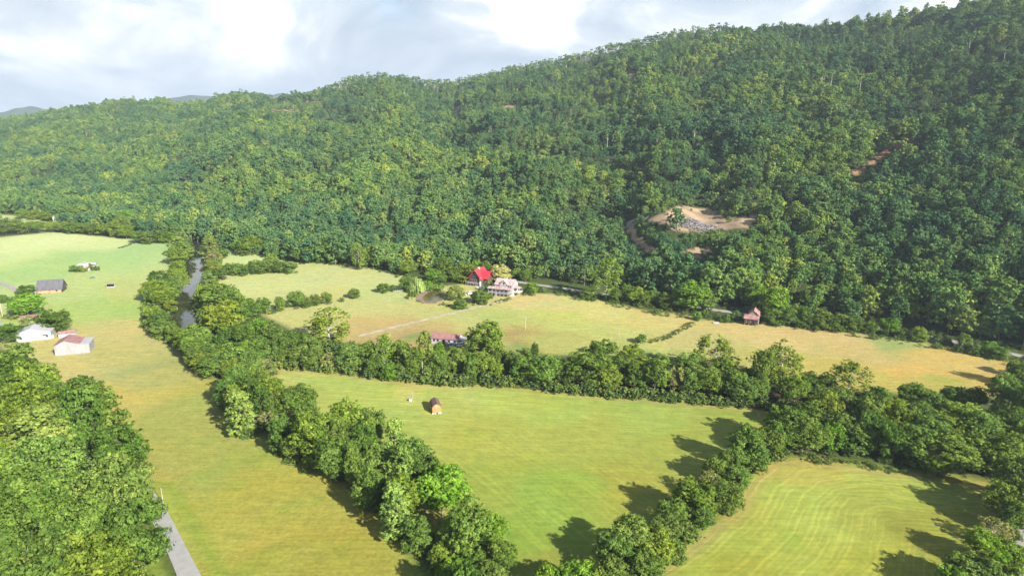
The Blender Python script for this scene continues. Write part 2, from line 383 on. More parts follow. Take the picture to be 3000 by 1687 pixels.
# real colours of the ground, as seen at these places of the photograph (sRGB of sunlit grass)
TINT = [
 # far pale hay field, green strips, pasture, tan hay
 (60,620,226,228,165),(170,600,230,230,170),(300,605,222,224,160),(20,652,214,222,150),(150,655,178,205,125),(380,625,176,205,132),(60,690,180,205,125),(300,660,182,208,130),(410,650,190,208,135),
 (100,668,192,212,132),(250,700,200,208,130),(380,690,198,206,130),(40,740,196,206,130),(190,740,196,206,125),(300,735,205,200,115),(350,720,200,200,120),(230,770,182,200,100),(330,780,180,198,98),(150,790,190,200,105),
 (300,820,198,176,92),(380,860,190,172,88),(220,850,205,176,90),(200,915,205,178,92),(300,900,185,170,85),(420,920,168,162,78),(150,925,198,172,88),(340,1000,190,168,82),(500,1010,166,160,74),(270,1000,196,168,84),
 (420,1090,168,160,74),(560,1100,164,158,70),(380,1180,178,158,72),(520,1200,156,158,66),(700,1250,166,158,62),(460,1300,172,158,62),(600,1350,176,154,60),(800,1350,164,152,56),(560,1430,160,152,52),(900,1449,158,150,54),(460,1240,168,156,68),
 # pasture by the houses
 (600,660,200,202,120),(750,690,198,192,112),(660,720,202,194,116),(850,700,200,190,115),(960,730,190,190,108),(700,760,196,184,104),(820,760,196,184,104),(780,810,196,182,98),(900,790,196,182,100),(950,820,198,162,94),(1050,820,196,160,92),
 (1000,850,190,146,88),(1150,800,190,180,94),(1250,790,184,178,84),(1350,760,208,180,108),(1400,790,190,186,78),(1500,770,206,186,98),(1650,800,208,178,96),(1500,830,190,184,86),(1280,850,188,168,84),(1340,855,176,140,76),(1120,865,182,150,84),(1200,845,186,165,84),
 (1400,860,182,172,78),(1600,850,192,180,88),(1550,880,170,170,72),(1300,875,130,150,62),(1000,872,120,150,60),
 # roadside meadow
 (1750,850,200,172,88),(1900,850,212,172,92),(2050,850,212,170,90),(2150,870,205,166,86),(2250,865,160,162,74),(2350,900,208,166,84),(2480,940,196,160,78),(2300,940,206,164,82),(2150,930,188,166,76),(2350,985,165,160,64),(1900,900,190,168,80),(1700,885,168,165,74),
 # mown field
 (720,945,170,176,92),(850,960,160,172,80),(720,1000,158,166,74),(1000,985,158,172,76),(1200,990,160,172,78),(1400,1010,154,168,72),(1650,1030,148,162,68),(1850,1050,138,152,60),(1000,1050,154,166,72),(1250,1080,156,160,66),(1500,1080,152,158,64),(1700,1120,148,154,60),
 (1250,1200,146,156,58),(1400,1250,134,158,56),(1550,1200,150,150,56),(1300,1350,130,154,52),(1450,1350,136,152,52),(1400,1440,138,144,50),(1060,985,182,176,100),
 # corner field
 (2000,1180,168,162,72),(2150,1200,154,164,68),(2300,1220,140,152,58),(2050,1280,158,168,70),(2200,1300,154,158,62),(2350,1330,140,140,48),(1950,1360,156,164,64),(2150,1400,150,154,54),(1800,1430,150,160,58),(2000,1500,150,152,50),
 (415,1300,165,170,66),
 (40,552,206,210,138),(100,568,210,212,140),
]
TK = 0.63
tp = np.array([G(a, b) for a, b, *_ in TINT]); tcol = np.array([srgb(r, g, b, TK) for *_, r, g, b in TINT])
tcol = tcol * np.array([0.87, 1.02, 0.97]) + 0.005
for i, (a, b, *_) in enumerate(TINT):
    lum = tcol[i] @ np.array([.3, .6, .1])
    k = 0.16 if (a < 430 and b < 930) else (0.13 if b < 900 and a > 430 else 0.05)
    tcol[i] = tcol[i] * (1 - k) + lum * k
    if b > 900 and a > 680: tcol[i] *= (1.10, 1.0, 0.95)
    if a > 1700 and b < 1000: tcol[i] *= (0.95, 1.0, 1.12)
    if a < 430 and b < 800: tcol[i] *= (0.86, 0.84, 0.70)

def tint_at(x, y):
    out = np.zeros((len(x), 3)); ws = np.zeros(len(x))
    wx = x + 5 * sinnoise(x, y, 40, 11); wy = y + 5 * sinnoise(x, y, 40, 12)
    for (px, py), c in zip(tp, tcol):
        d2 = ((wx - px) ** 2 + (wy - py) ** 2) / (0.02 * (px * px + py * py)) + 0.02
        w = d2 ** -2.0
        out += w[:, None] * c; ws += w
    return out / ws[:, None]

EARTH = [  # bare earth on the hillside: polygons in 3000 px frame coordinates
 [(1890,640),(1940,625),(1985,605),(2020,606),(2075,612),(2130,640),(2210,632),(2215,650),(2180,668),(2120,664),(2080,656),(1950,655),(1900,645)],
 [(1950,655),(2080,656),(2120,664),(2150,662),(2140,672),(2085,672),(2060,676),(2010,680),(1950,668)],
 [(1835,655),(1850,645),(1868,690),(1900,720),(1935,735),(1920,745),(1880,725),(1850,700)],
 [(1980,742),(2010,738),(2050,728),(2078,722),(2085,738),(2050,752),(2030,758),(1985,748)],
 [(2484,511),(2503,500),(2558,470),(2588,437),(2604,423),(2684,404),(2688,414),(2642,429),(2610,441),(2572,473),(2535,489),(2508,513)],
 [(1322,330),(1345,308),(1352,314),(1340,330),(1350,338),(1335,340)],
 [(1455,310),(1520,308),(1518,318),(1460,318)],
 [(795,322),(880,320),(882,327),(800,328)], [(765,348),(805,348),(803,354),(768,354)], [(735,375),(748,375),(746,380),(736,380)],
 [(890,296),(945,297),(945,302),(892,301)], [(1840,216),(1862,212),(1860,226),(1845,230)],
]

def build_terrain():
    azs = np.radians(np.arange(-54, 54.01, 0.2)); rs = np.exp(np.arange(math.log(45), math.log(2900), 0.0088))
    A, R = np.meshgrid(azs, rs); X = (R * np.sin(A)).ravel(); Y = (R * np.cos(A)).ravel()
    Z = terrain(X, Y)
    dr = RW + np.minimum(polydist(X, Y, river_line[:10]) - 8.0, polydist(X, Y, river_line[9:]) - 3.6)
    bank = np.clip((dr - RW) / 4.0, 0, 1)
    low = np.hypot(X, Y) < np.interp(np.arctan2(X, Y), faz, fr0)
    Z = np.where(low, Z - 2.0 * (1 - bank), Z)
    Z = Z + np.where(low, 0.02 * sinnoise(X, Y, 30, 5) * bank, 0)
    px, py, dep = project(X, Y, Z)
    col = np.zeros((len(X), 3)); col[:] = srgb(92, 108, 56, 0.5)
    hill = ~low
    col[hill] = srgb(70, 82, 44, 0.55)
    kinds = np.zeros(len(X), int)
    tint = tint_at(X[low], Y[low]); tl = np.zeros((len(X), 3)); tl[low] = tint
    inside = np.zeros(len(X), bool); names = list(FW)
    for i, nme in enumerate(names):
        m = inpoly(X, Y, FW[nme][1]) & low; inside |= m; kinds[m] = i + 1
    # field colour runs a little beyond its edge and fades into the rough margin
    edge = np.full(len(X), 1e9)
    for nme in names:
        edge = np.minimum(edge, polydist(X, Y, FW[nme][1] + [FW[nme][1][0]]))
    w = np.where(inside, 1.0, np.clip(1 - edge / 5.0, 0, 1)) * low
    rough_edge = np.array(srgb(176, 160, 100, 0.55))
    col = col * (1 - w[:, None]) + tl * w[:, None]
    we = np.clip(1 - edge / 5.0, 0, 1)[:, None] * low[:, None] * 0.8 * np.isin(kinds, [i + 1 for i, n in enumerate(names) if FW[n][0] == 'mown'])[:, None]
    col = col * (1 - we) + rough_edge * we
    rd = polydist(X, Y, [ground(*p) for p in ((700, 1950), (555, 1687), (472, 1512), (436, 1450))])
    wv = np.clip(1 - np.abs(rd - 5.5) / 3.2, 0, 1)[:, None] * low[:, None] * 0.85          # lush roadside verge
    col = col * (1 - wv) + np.array(srgb(156, 176, 70, 0.5)) * wv
    wr = np.clip(1 - dr / (RW + 4), 0, 1) * low
    mud = np.array(srgb(95, 78, 56, 0.6)); wr = (wr > 0).astype(float)[:, None] * 0.9
    col = col * (1 - wr) + mud * wr
    earth = np.zeros(len(X), bool)
    qx = px + 3 * sinnoise(X, Y, 9, 21); qy = py + 2.0 * sinnoise(X, Y, 9, 22)
    for poly in EARTH: earth |= inpoly(qx, qy, poly) & hill
    ec = np.array(srgb(210, 182, 146, 0.42)) * (1 + 0.12 * sinnoise(X, Y, 14, 23))[:, None]
    ec[px > 2400] = np.array(srgb(205, 150, 115, 0.5))
    col[earth] = ec[earth]
    col = np.clip(col, 0.002, 1)
    # mowing direction: distance from the field's edges
    sw = np.zeros((len(X), 3))
    topedge = [G(*p) for p in ((600, 900), (690, 918), (915, 935), (1120, 950), (1400, 968), (1700, 996), (2050, 1030))]
    lefthedge = [G(*p) for p in ((560, 900), (660, 1000), (700, 1060), (800, 1120), (960, 1200), (1100, 1330), (1240, 1500), (1400, 1750))]
    righthedge = [G(*p) for p in ((1300, 1900), (1420, 1750), (1620, 1449), (1740, 1370), (1850, 1280), (1900, 1200), (1960, 1155), (2100, 1140), (2500, 1180))]
    k_m = names.index('mown_hay_field') + 1; k_c = names.index('corner_mown_field') + 1
    d1 = polydist(X, Y, topedge); d2 = polydist(X, Y, lefthedge); d3 = polydist(X, Y, righthedge)
    sw[:, 0] = d1; sw[:, 1] = d2
    gx, gy = G(1330, 1290)
    sw[:, 2] = np.clip(1.15 - np.hypot(X - gx, (Y - gy)) / 78, 0, 1) * 0.9
    cm = inpoly(X, Y, [G(*p) for p in ((1900, 1080), (3000, 1080), (3000, 2000), (1300, 2000), (1500, 1600), (1640, 1400), (1780, 1290))])
    sw[cm, 0] = d3[cm]; sw[cm, 2] = 0
    nc = len(azs); nr = len(rs)
    idx = np.arange(nc * nr).reshape(nr, nc)
    q = np.stack([idx[:-1, :-1], idx[:-1, 1:], idx[1:, 1:], idx[1:, :-1]], -1).reshape(-1, 4)[:, ::-1]
    fk = kinds[q].max(1); fl = low[q].all(1)
    V = np.stack([X, Y, Z], 1)
    def part(sel, name, mat):
        f = q[sel]; used, inv = np.unique(f, return_inverse=True); f2 = inv.reshape(f.shape)
        me = new_mesh(name, V[used], f2, mat, smooth=True)
        a = me.attributes.new('tint', 'FLOAT_COLOR', 'POINT')
        a.data.foreach_set('color', np.concatenate([col[used], np.ones((len(used), 1))], 1).astype(np.float32).ravel())
        b = me.attributes.new('swath', 'FLOAT_VECTOR', 'POINT'); b.data.foreach_set('vector', sw[used].astype(np.float32).ravel())
        return link(name, me, kind='structure')
    part((fk == 0) & fl, 'ground', M['g_ground'])
    part(~fl, 'hillside', M['g_hill'])
    for i, nme in enumerate(names): part((fk == i + 1) & fl, nme, M['g_' + FW[nme][0]])
build_terrain()

def ribbon(name, line, width, z, mat, zf=None, kind='structure', sub=6.0):
    pts = []
    for (x1, y1), (x2, y2) in zip(line[:-1], line[1:]):
        n = max(1, int(math.hypot(x2 - x1, y2 - y1) / sub))
        for i in range(n): pts.append((x1 + (x2 - x1) * i / n, y1 + (y2 - y1) * i / n))
    pts.append(line[-1]); pts = np.array(pts)
    for _ in range(6): pts[1:-1] = (pts[:-2] + pts[1:-1] * 2 + pts[2:]) / 4
    t = np.gradient(pts, axis=0); t /= np.linalg.norm(t, axis=1)[:, None] + 1e-9
    nrm = np.stack([-t[:, 1], t[:, 0]], 1)
    w = np.full(len(pts), width / 2) * (1 + 0.06 * np.sin(np.arange(len(pts)) * 0.9))
    rows = []
    for k in (-1, 0, 1):
        p = pts + nrm * (w * k)[:, None]
        zz = (zf(p[:, 0], p[:, 1]) if zf else 0) + z + (0.05 if k == 0 else 0)
        rows.append(np.stack([p[:, 0], p[:, 1], np.broadcast_to(zz, len(p))], 1))
    n = len(pts); V = np.concatenate(rows); i = np.arange(n - 1); fs = []
    for k in range(2): fs.append(np.stack([i + k * n, i + 1 + k * n, i + 1 + (k + 1) * n, i + (k + 1) * n], 1)[:, ::-1])
    me = new_mesh(name, V, np.concatenate(fs)[:, ::-1], mat, smooth=True)
    return link(name, me, kind=kind)

ribbon('river', river_line, 22.0, -1.25, M['river'])
road_line = [ground(*p) for p in ((620, 1830), (555, 1687), (472, 1512), (436, 1450), (330, 1365), (100, 1265), (-200, 1180))]
ribbon('paved_road', road_line, 4.2, 0.12, M['asphalt'])
ribbon('paved_road', [ground(*p) for p in ((-60, 900), (0, 948), (2, 960), (-40, 990))], 4.5, 0.12, M['asphalt'])
ribbon('gravel_road', [ground(*p) for p in ((1385, 812), (1440, 815), (1500, 824), (1540, 831), (1640, 844), (1760, 862), (1900, 880), (2128, 914), (2400, 945), (2600, 967), (2710, 984), (2787, 998), (2906, 1024), (3000, 1044), (3200, 1095))],
       4.6, 0.22, M['gravel'], zf=lambda x, y: terrain(x, y))
ribbon('farm_track', [ground(*p) for p in ((1048, 986), (1080, 977), (1150, 960), (1240, 938), (1320, 918), (1385, 905), (1440, 890), (1478, 880))], 2.6, 0.12, M['track'])
ribbon('gravel_drive', [ground(*p) for p in ((-60, 812), (0, 828), (25, 838), (56, 852))], 4.0, 0.10, M['gravel'])
ribbon('gravel_drive', [ground(*p) for p in ((3060, 1560), (3000, 1620), (2985, 1687), (2990, 1800))], 9.0, 0.10, M['gravel'])
# dirt access lane climbing to the log landing
def hit(sx, sy):
    d = ray(sx, sy); d = d / np.linalg.norm(d)
    t = np.arange(60, 3500, 2.0); P = t[:, None] * d + np.array([0, 0, H])
    z = terrain(P[:, 0], P[:, 1]); k = np.argmax(P[:, 2] < z)
    if not (P[:, 2] < z).any(): return ground(sx, sy) + (0.0,)
    return float(P[k, 0]), float(P[k, 1]), float(z[k])
ribbon('gravel_lane', [hit(*p)[:2] for p in ((1900, 640), (1870, 636), (1845, 645), (1828, 658), (1835, 672))], 5, 0.5, M['gravel'], zf=lambda x, y: terrain(x, y))

# pond in a ring of dry mud
def disc(name, cx, cy, rx, ry, z, mat, jag=0.06, n=48, seed=1):
    a = np.linspace(0, 2 * math.pi, n, endpoint=False); j = 1 + jag * (np.sin(a * 3 + seed) + 0.6 * np.sin(a * 5 + 2 * seed))
    V = [(cx, cy, z)] + [(cx + rx * j[i] * math.cos(a[i]), cy + ry * j[i] * math.sin(a[i]), z) for i in range(n)]
    return link(name, new_mesh(name, V, [(0, i + 1, (i + 1) % n + 1) for i in range(n)], mat), kind='structure')
px_, py_ = ground(1268, 868)
disc('pond_margin', px_, py_, 10.0, 15, 0.16, M['mud'])
px_, py_ = ground(1274, 869)
disc('pond', px_, py_, 6.8, 12, 0.24, M['pond'], seed=2)

# plain under and behind everything
link('valley_floor', new_mesh('valley_floor', [(-6400, -4400, -4), (6400, -4400, -4), (6400, 8100, -4), (-6400, 8100, -4)], [(0, 1, 2, 3)], simple('far_valley_floor', srgb(80, 100, 60, 0.5), 1, 0.2, 0.004)), kind='structure')
# distant mountains
def mountains(name, prof, dist, depth, mat):
    xs = np.array([p[0] for p in prof]) * K; ys = np.array([p[1] for p in prof]) * K
    sx = np.linspace(xs[0], xs[-1], 160); sy = np.interp(sx, xs, ys) + 1.2 * np.sin(sx / 23.0) + 0.8 * np.sin(sx / 9.0)
    V = []; n = len(sx)
    for k, (dd, hz) in enumerate(((-depth, 0.0), (-depth * 0.5, 0.55), (0, 1.0), (depth, 0.0))):
        for a, b in zip(sx, sy):
            d = ray(a, b); h = math.hypot(d[0], d[1]); z = H + dist * d[2] / h
            R = dist + dd; V.append((d[0] / h * R, d[1] / h * R, z * hz - (5 if hz == 0 else 0) + (hz == 0.55) * 12 * math.sin(a / 31)))
    F_ = [(k * n + i + n, k * n + i + n + 1, k * n + i + 1, k * n + i) for k in range(3) for i in range(n - 1)]
    return link(name, new_mesh(name, V, F_, mat, smooth=True), kind='structure')
fm = simple('distant_woodland', (0.05, 0.085, 0.045), 1, 0.25, 0.01)
mountains('distant_mountain', [(-500, 310), (-60, 292), (0, 284), (40, 272), (75, 268), (110, 275), (200, 292), (300, 280), (380, 262), (430, 247), (490, 240), (530, 242), (600, 250), (660, 244), (700, 236), (760, 240), (900, 262), (1100, 270)], 5400, 900, fm)
mountains('distant_mountain', [(1050, 270), (1150, 228), (1230, 196), (1290, 176), (1350, 170), (1500, 178), (1700, 190)], 3400, 700, fm)

# ------------------------------------------------------------------ tree prototypes
def leaves_geo(cen, nrm, size, r):
    n = len(cen)
    nrm = nrm + r.normal(0, 0.38, (n, 3)); nrm /= np.linalg.norm(nrm, axis=1)[:, None]
    t = np.cross(nrm, r.normal(size=(n, 3))); t /= np.linalg.norm(t, axis=1)[:, None] + 1e-9
    b = np.cross(nrm, t)
    s = size * r.uniform(0.6, 1.35, n)
    V = np.empty((n, 4, 3))
    for k, (a, c) in enumerate(((1, 0), (0, 0.7), (-1, 0), (0, -0.7))):
        ja = r.uniform(0.75, 1.2, n) * s * 0.62
        V[:, k] = cen + (t * a + b * c) * ja[:, None] + nrm * (s * 0.12 * (1 if k % 2 else -1))[:, None]
    return V.reshape(-1, 3)

def crown(seed, h=16.0, w=12.0, base=0.12, lobes=60, lr=(1.3, 2.4), leaf=0.5, dens=1.0, shape='broad', gaps=0.0, skirt=True):
    r = np.random.default_rng(seed); cz = h * (base + 1) / 2; rz = h * (1 - base) / 2; rx = w / 2
    bd = r.normal(size=(7, 3)); bd /= np.linalg.norm(bd, axis=1)[:, None]; ba = r.uniform(-0.28, 0.26, 7)
    C_, N_, T_ = [], [], []
    for i in range(lobes):
        d = r.normal(size=3); d /= np.linalg.norm(d)
        if d[2] < -0.9: d[2] *= -0.5
        f = r.uniform(0.55, 1.0) ** 0.6
        if skirt and d[2] < 0.3:                          # edge trees keep their leaves down to the ground
            hz = math.hypot(d[0], d[1]) + 1e-6; g = hz ** (-0.62 * min(1, (0.3 - d[2]) * 1.6)); d[0] *= g; d[1] *= g
        env = 1 + sum(a * max(0, float(d @ q)) ** 3 for a, q in zip(ba, bd))
        if shape == 'tall': prof = (1 - 0.35 * max(0, d[2])) 
        elif shape == 'cone': prof = max(0.08, (1 - (d[2] + 1) / 2) * 1.25)
        elif shape == 'vase': prof = 0.8 + 0.3 * d[2]
        else: prof = 1.0
        R = r.uniform(*lr)
        c = np.array([d[0] * (rx * prof * env - R * 0.6) * f, d[1] * (rx * prof * env - R * 0.6) * f, cz + d[2] * (rz * env - R * 0.6) * (f if shape != 'cone' else 1)])
        c[2] = max(c[2], R * 0.6 + h * base * 0.6)
        if shape == 'cone': R *= 0.5 + 0.5 * prof
        n = int(dens * 4 * math.pi * R * R * 0.75 / (leaf * leaf * 0.55))
        m = max(3, n // 16)                              # twig clusters on the bough
        sdv = r.normal(size=(m, 3)); sdv[:, 2] += 0.4; sdv /= np.linalg.norm(sdv, axis=1)[:, None]
        scn_ = c + sdv * (R * r.uniform(0.55, 1.12, m))[:, None] * np.array([1.1, 1.1, 0.8]); stn = r.normal(0, 0.16, m)
        k = r.integers(0, m, n); ld = r.normal(size=(n, 3)); ld += sdv[k] * 0.5; ld[:, 2] += 0.25; ld /= np.linalg.norm(ld, axis=1)[:, None]
        P = scn_[k] + ld * (R * 0.30 * r.uniform(0.4, 1.1, n))[:, None] * np.array([1.15, 1.15, 0.75])
        C_.append(P); N_.append(ld * 0.75 + sdv[k] * 0.55)
        T_.append(np.clip(r.uniform(0.2, 0.7) + stn[k] + r.normal(0, 0.13, n), 0, 1))
    P = np.concatenate(C_); Nn = np.concatenate(N_); T = np.concatenate(T_)
    if gaps:
        k = sinnoise(P[:, 0] + P[:, 2] * 0.7, P[:, 1] - P[:, 2] * 0.5, 4.5, seed + 50) > -1.2 + gaps * 1.6
        P, Nn, T = P[k], Nn[k], T[k]
    k = P[:, 2] > 0.05; P, Nn, T = P[k], Nn[k], T[k]
    q = (w / 2) / np.percentile(np.hypot(P[:, 0], P[:, 1]), 96); P[:, :2] *= q; P[:, 2] *= h / np.percentile(P[:, 2], 99.3)
    V = leaves_geo(P, Nn, leaf, r); n = len(P)
    return V, np.arange(n * 4).reshape(n, 4), np.repeat(T, 4)

def tube(p0, p1, r0, r1, n=6):
    p0, p1 = Vector(p0), Vector(p1); ax = (p1 - p0).normalized()
    u = ax.orthogonal().normalized(); v = ax.cross(u); V = []
    for p, r in ((p0, r0), (p1, r1)):
        for i in range(n):
            a = 2 * math.pi * i / n; V.append(p + (u * math.cos(a) + v * math.sin(a)) * r)
    return [tuple(x) for x in V], [(i, (i + 1) % n, n + (i + 1) % n, n + i) for i in range(n)]

class MB:
    def __init__(s): s.v = []; s.f = []; s.m = []
    def add(s, V, Fs, m=0):
        o = len(s.v); s.v += [tuple(p) for p in V]; s.f += [tuple(i + o for i in f) for f in Fs]; s.m += [m] * len(Fs); return s
    def tube(s, p0, p1, r0, r1, n=6, m=0):
        V, Fs = tube(p0, p1, r0, r1, n); return s.add(V, Fs + [tuple(range(n - 1, -1, -1)), tuple(range(n, 2 * n))], m)
    def box(s, x0, x1, y0, y1, z0, z1, m=0):
        V = [(x, y, z) for z in (z0, z1) for y in (y0, y1) for x in (x0, x1)]
        return s.add(V, [(0, 2, 3, 1), (4, 5, 7, 6), (0, 1, 5, 4), (2, 6, 7, 3), (0, 4, 6, 2), (1, 3, 7, 5)], m)
    def prism(s, prof, y0, y1, m=0):
        """profile in x,z extruded along y"""
        n = len(prof); V = [(x, y0, z) for x, z in prof] + [(x, y1, z) for x, z in prof]
        return s.add(V, [tuple(range(n)), tuple(range(2 * n - 1, n - 1, -1))] + [(i, i + n, (i + 1) % n + n, (i + 1) % n) for i in range(n)], m)
    def prismx(s, prof, x0, x1, m=0):
        """profile in y,z extruded along x"""
        n = len(prof); V = [(x0, y, z) for y, z in prof] + [(x1, y, z) for y, z in prof]
        return s.add(V, [tuple(range(n - 1, -1, -1)), tuple(range(n, 2 * n))] + [(i, (i + 1) % n, (i + 1) % n + n, i + n) for i in range(n)], m)
    def mesh(s, name, mats, smooth=False):
        return new_mesh(name, s.v, s.f, mats, s.m if s.m and max(s.m) else None, smooth)
    def obj(s, name, mats, parent, smooth=False, **p): return link(name, s.mesh(name, mats, smooth), parent, **p)

def trunk_mesh(seed, h, w, mat, spread=0.75, tr=0.28, limbs=9, start=0.22, lean=0.0, twigs=0):
    r = random.Random(seed); mb = MB(); pts = [Vector((0, 0, -0.3))]
    n = 5
    for i in range(1, n + 1):
        pts.append(Vector((r.uniform(-.25, .25) * i * 0.5 + lean * i, r.uniform(-.25, .25) * i * 0.5, h * 0.86 * i / n)))
    for i in range(n): mb.tube(pts[i], pts[i + 1], tr * (1 - 0.85 * i / n), tr * (1 - 0.85 * (i + 1) / n), 7)
    for k in range(limbs):
        f = start + (0.85 - start) * k / max(1, limbs - 1); j = min(n - 1, int(f * n)); b = pts[j].lerp(pts[j + 1], f * n - j)
        a = k * 2.4 + r.uniform(-.5, .5); L_ = w / 2 * spread * (1.05 - 0.5 * f)
        e = b + Vector((math.cos(a) * L_, math.sin(a) * L_, L_ * r.uniform(0.35, 0.9)))
        mid = b.lerp(e, 0.5) + Vector((0, 0, -0.08 * L_)); rr = tr * (0.55 - 0.35 * f)
        mb.tube(b, mid, rr, rr * 0.7, 5); mb.tube(mid, e, rr * 0.7, rr * 0.2, 5)
        for q in range(twigs):
            s = mid.lerp(e, r.uniform(0, 0.9)); aa = a + r.uniform(-1.2, 1.2); l2 = L_ * r.uniform(.25, .5)
            mb.tube(s, s + Vector((math.cos(aa) * l2, math.sin(aa) * l2, l2 * r.uniform(.2, 1.0))), rr * 0.4, rr * 0.08, 4)
    return mb.mesh('trunk', mat, True)

def crown_obj_mesh(name, *a, mat='leaf', **k):
    V, Fc, T = crown(*a, **k); me = new_mesh(name, V, Fc, M[mat])
    t = me.attributes.new('tone', 'FLOAT', 'POINT'); t.data.foreach_set('value', T.astype(np.float32)); return me

def willow_mesh(seed, h=9.0, w=11.0):
    r = np.random.default_rng(seed); P = []; Nn = []; T = []
    for i in range(170):
        a = r.uniform(0, 6.283); q = math.sqrt(r.uniform(0.02, 1)) * w / 2; top = h * (1 - 0.55 * (q / (w / 2)) ** 2) * r.uniform(0.85, 1.0)
        L_ = top * r.uniform(0.45, 0.95); n = int(L_ / 0.16); tone = r.uniform(0.2, 0.9)
        for k in range(n):
            f = k / n; P.append((math.cos(a) * (q + 0.5 * f) + r.normal(0, .12), math.sin(a) * (q + 0.5 * f) + r.normal(0, .12), top - L_ * f)); Nn.append((math.cos(a), math.sin(a), 0.4)); T.append(tone)
    P = np.array(P); V = leaves_geo(P, np.array(Nn), 0.42, r); n = len(P)
    me = new_mesh('crown', V, np.arange(n * 4).reshape(n, 4), M['leaf']); t = me.attributes.new('tone', 'FLOAT', 'POINT'); t.data.foreach_set('value', np.repeat(T, 4).astype(np.float32)); return me

PROTO = {}   # kind -> list of (crown mesh, trunk mesh, h, w)
PROTO['b'] = [(crown_obj_mesh('crown', 100 + i, 16.0, 13.0, 0.03, 66, (1.1, 2.2), 0.38, skirt=i != 4), trunk_mesh(i, 16, 13, M['bark']), 16, 13) for i in range(5)]
PROTO['t'] = [(crown_obj_mesh('crown', 200 + i, 18.0, 9.5, 0.03, 60, (1.0, 1.8), 0.38, shape='tall'), trunk_mesh(20 + i, 18, 9.5, M['bark']), 18, 9.5) for i in range(3)]
PROTO['s'] = [(crown_obj_mesh('crown', 300 + i, 18.0, 14.0, 0.02, 84, (0.8, 1.8), 0.36, dens=0.75, gaps=0.34), trunk_mesh(40 + i, 18, 14, M['bark_pale'], 0.85, 0.27, 13, twigs=2), 18, 14) for i in range(3)]
PROTO['o'] = [(crown_obj_mesh('crown', 400 + i, 5.0, 5.6, 0.0, 24, (0.6, 1.2), 0.32), trunk_mesh(60 + i, 5, 5, M['bark'], 0.7, 0.10, 5), 5, 5.6) for i in range(4)]
PROTO['w'] = [(willow_mesh(1), trunk_mesh(80, 9, 9, M['bark']), 9, 11)]
PROTO['n'] = [(crown_obj_mesh('crown', 500, 9.0, 4.6, 0.02, 46, (0.5, 0.95), 0.30, shape='cone'), trunk_mesh(90, 9, 4, M['bark'], 0.4, 0.14, 6), 9, 4.6)]
PROTO['x'] = [(None, trunk_mesh(95 + i, 14, 9, M['bark_pale'], 0.8, 0.24, 13, 0.3, twigs=4), 14, 9) for i in range(2)]
TONES = {  # linear multipliers for the leaf colour: description, colour, prototypes
 'b': ('mid green', (1.0, 1.0, 1.0), 'b'), 'd': ('dark green', (0.72, 0.80, 0.74), 'b'), 'y': ('yellowish green', (1.28, 1.18, 0.85), 'b'),
 'p': ('pale grey-green', (1.42, 1.28, 1.5), 't'), 't': ('upright green', (1.1, 1.1, 1.0), 't'), 'g': ('bright green', (1.10, 1.28, 0.75), 'b'),
 's': ('sparse pale-limbed', (1.35, 1.22, 1.0), 's'), 'w': ('pale drooping willow', (1.7, 1.45, 2.3), 'w'), 'c': ('cream-flowering', (3.6, 2.3, 4.2), 'b'),
 'n': ('blue-grey spruce', (1.5, 1.5, 4.2), 'n'), 'o': ('mid green', (1.0, 1.0, 1.0), 'o'), 'q': ('yellow-green', (1.55, 1.35, 0.9), 'o'), 'k': ('dark green', (0.7, 0.85, 0.9), 'o'),
 'x': ('bare pale dead', (1, 1, 1), 'x'), 'e': ('grey-brown half-leafed', (1.9, 1.35, 2.2), 's'),
}
tree_pos = []       # (x, y, radius)
ALL = []            # records before creation
def add_tree(x, y, h, w, code, row):
    ALL.append(dict(x=x, y=y, h=h, w=w, c=code, row=row)); tree_pos.append((x, y, w / 2))

def listing(row, ox, oy, s, txt):
    """each entry: centre x, crown top y, foot y, crown width, kind - in an enlarged view with origin (ox, oy) and scale s"""
    for e in txt.split():
        a, b, c, d, code = e.split(',')
        sx = ox + float(a) / s; st = oy + float(b) / s; sb = oy + float(c) / s; wpx = float(d) / s
        gx, gy = ground(sx, sb); dep = gy * cp + H * sp_
        w = max(1.2, wpx * dep / F)
        # the visible foot of a crown is its near edge: step back by part of the radius
        k = 0.55 * w / 2 / math.hypot(gx, gy) if code not in 'x' else 0
        if 'tree line' in row and w > 13: w = 13.0; k = 0.008
        gx *= 1 + k; gy *= 1 + k; dep = gy * cp + H * sp_
        bx, by, _ = project(gx, gy, 0.0)
        lo, hi = 0.5, 40
        for _ in range(30):
            m = (lo + hi) / 2
            if project(gx, gy, m)[1] < st: hi = m
            else: lo = m
        h = min(26.0, max(lo * 0.97, 0.75 * w if code not in 'okqw' else 0.4 * w))
        add_tree(gx, gy, h, w, code, row)

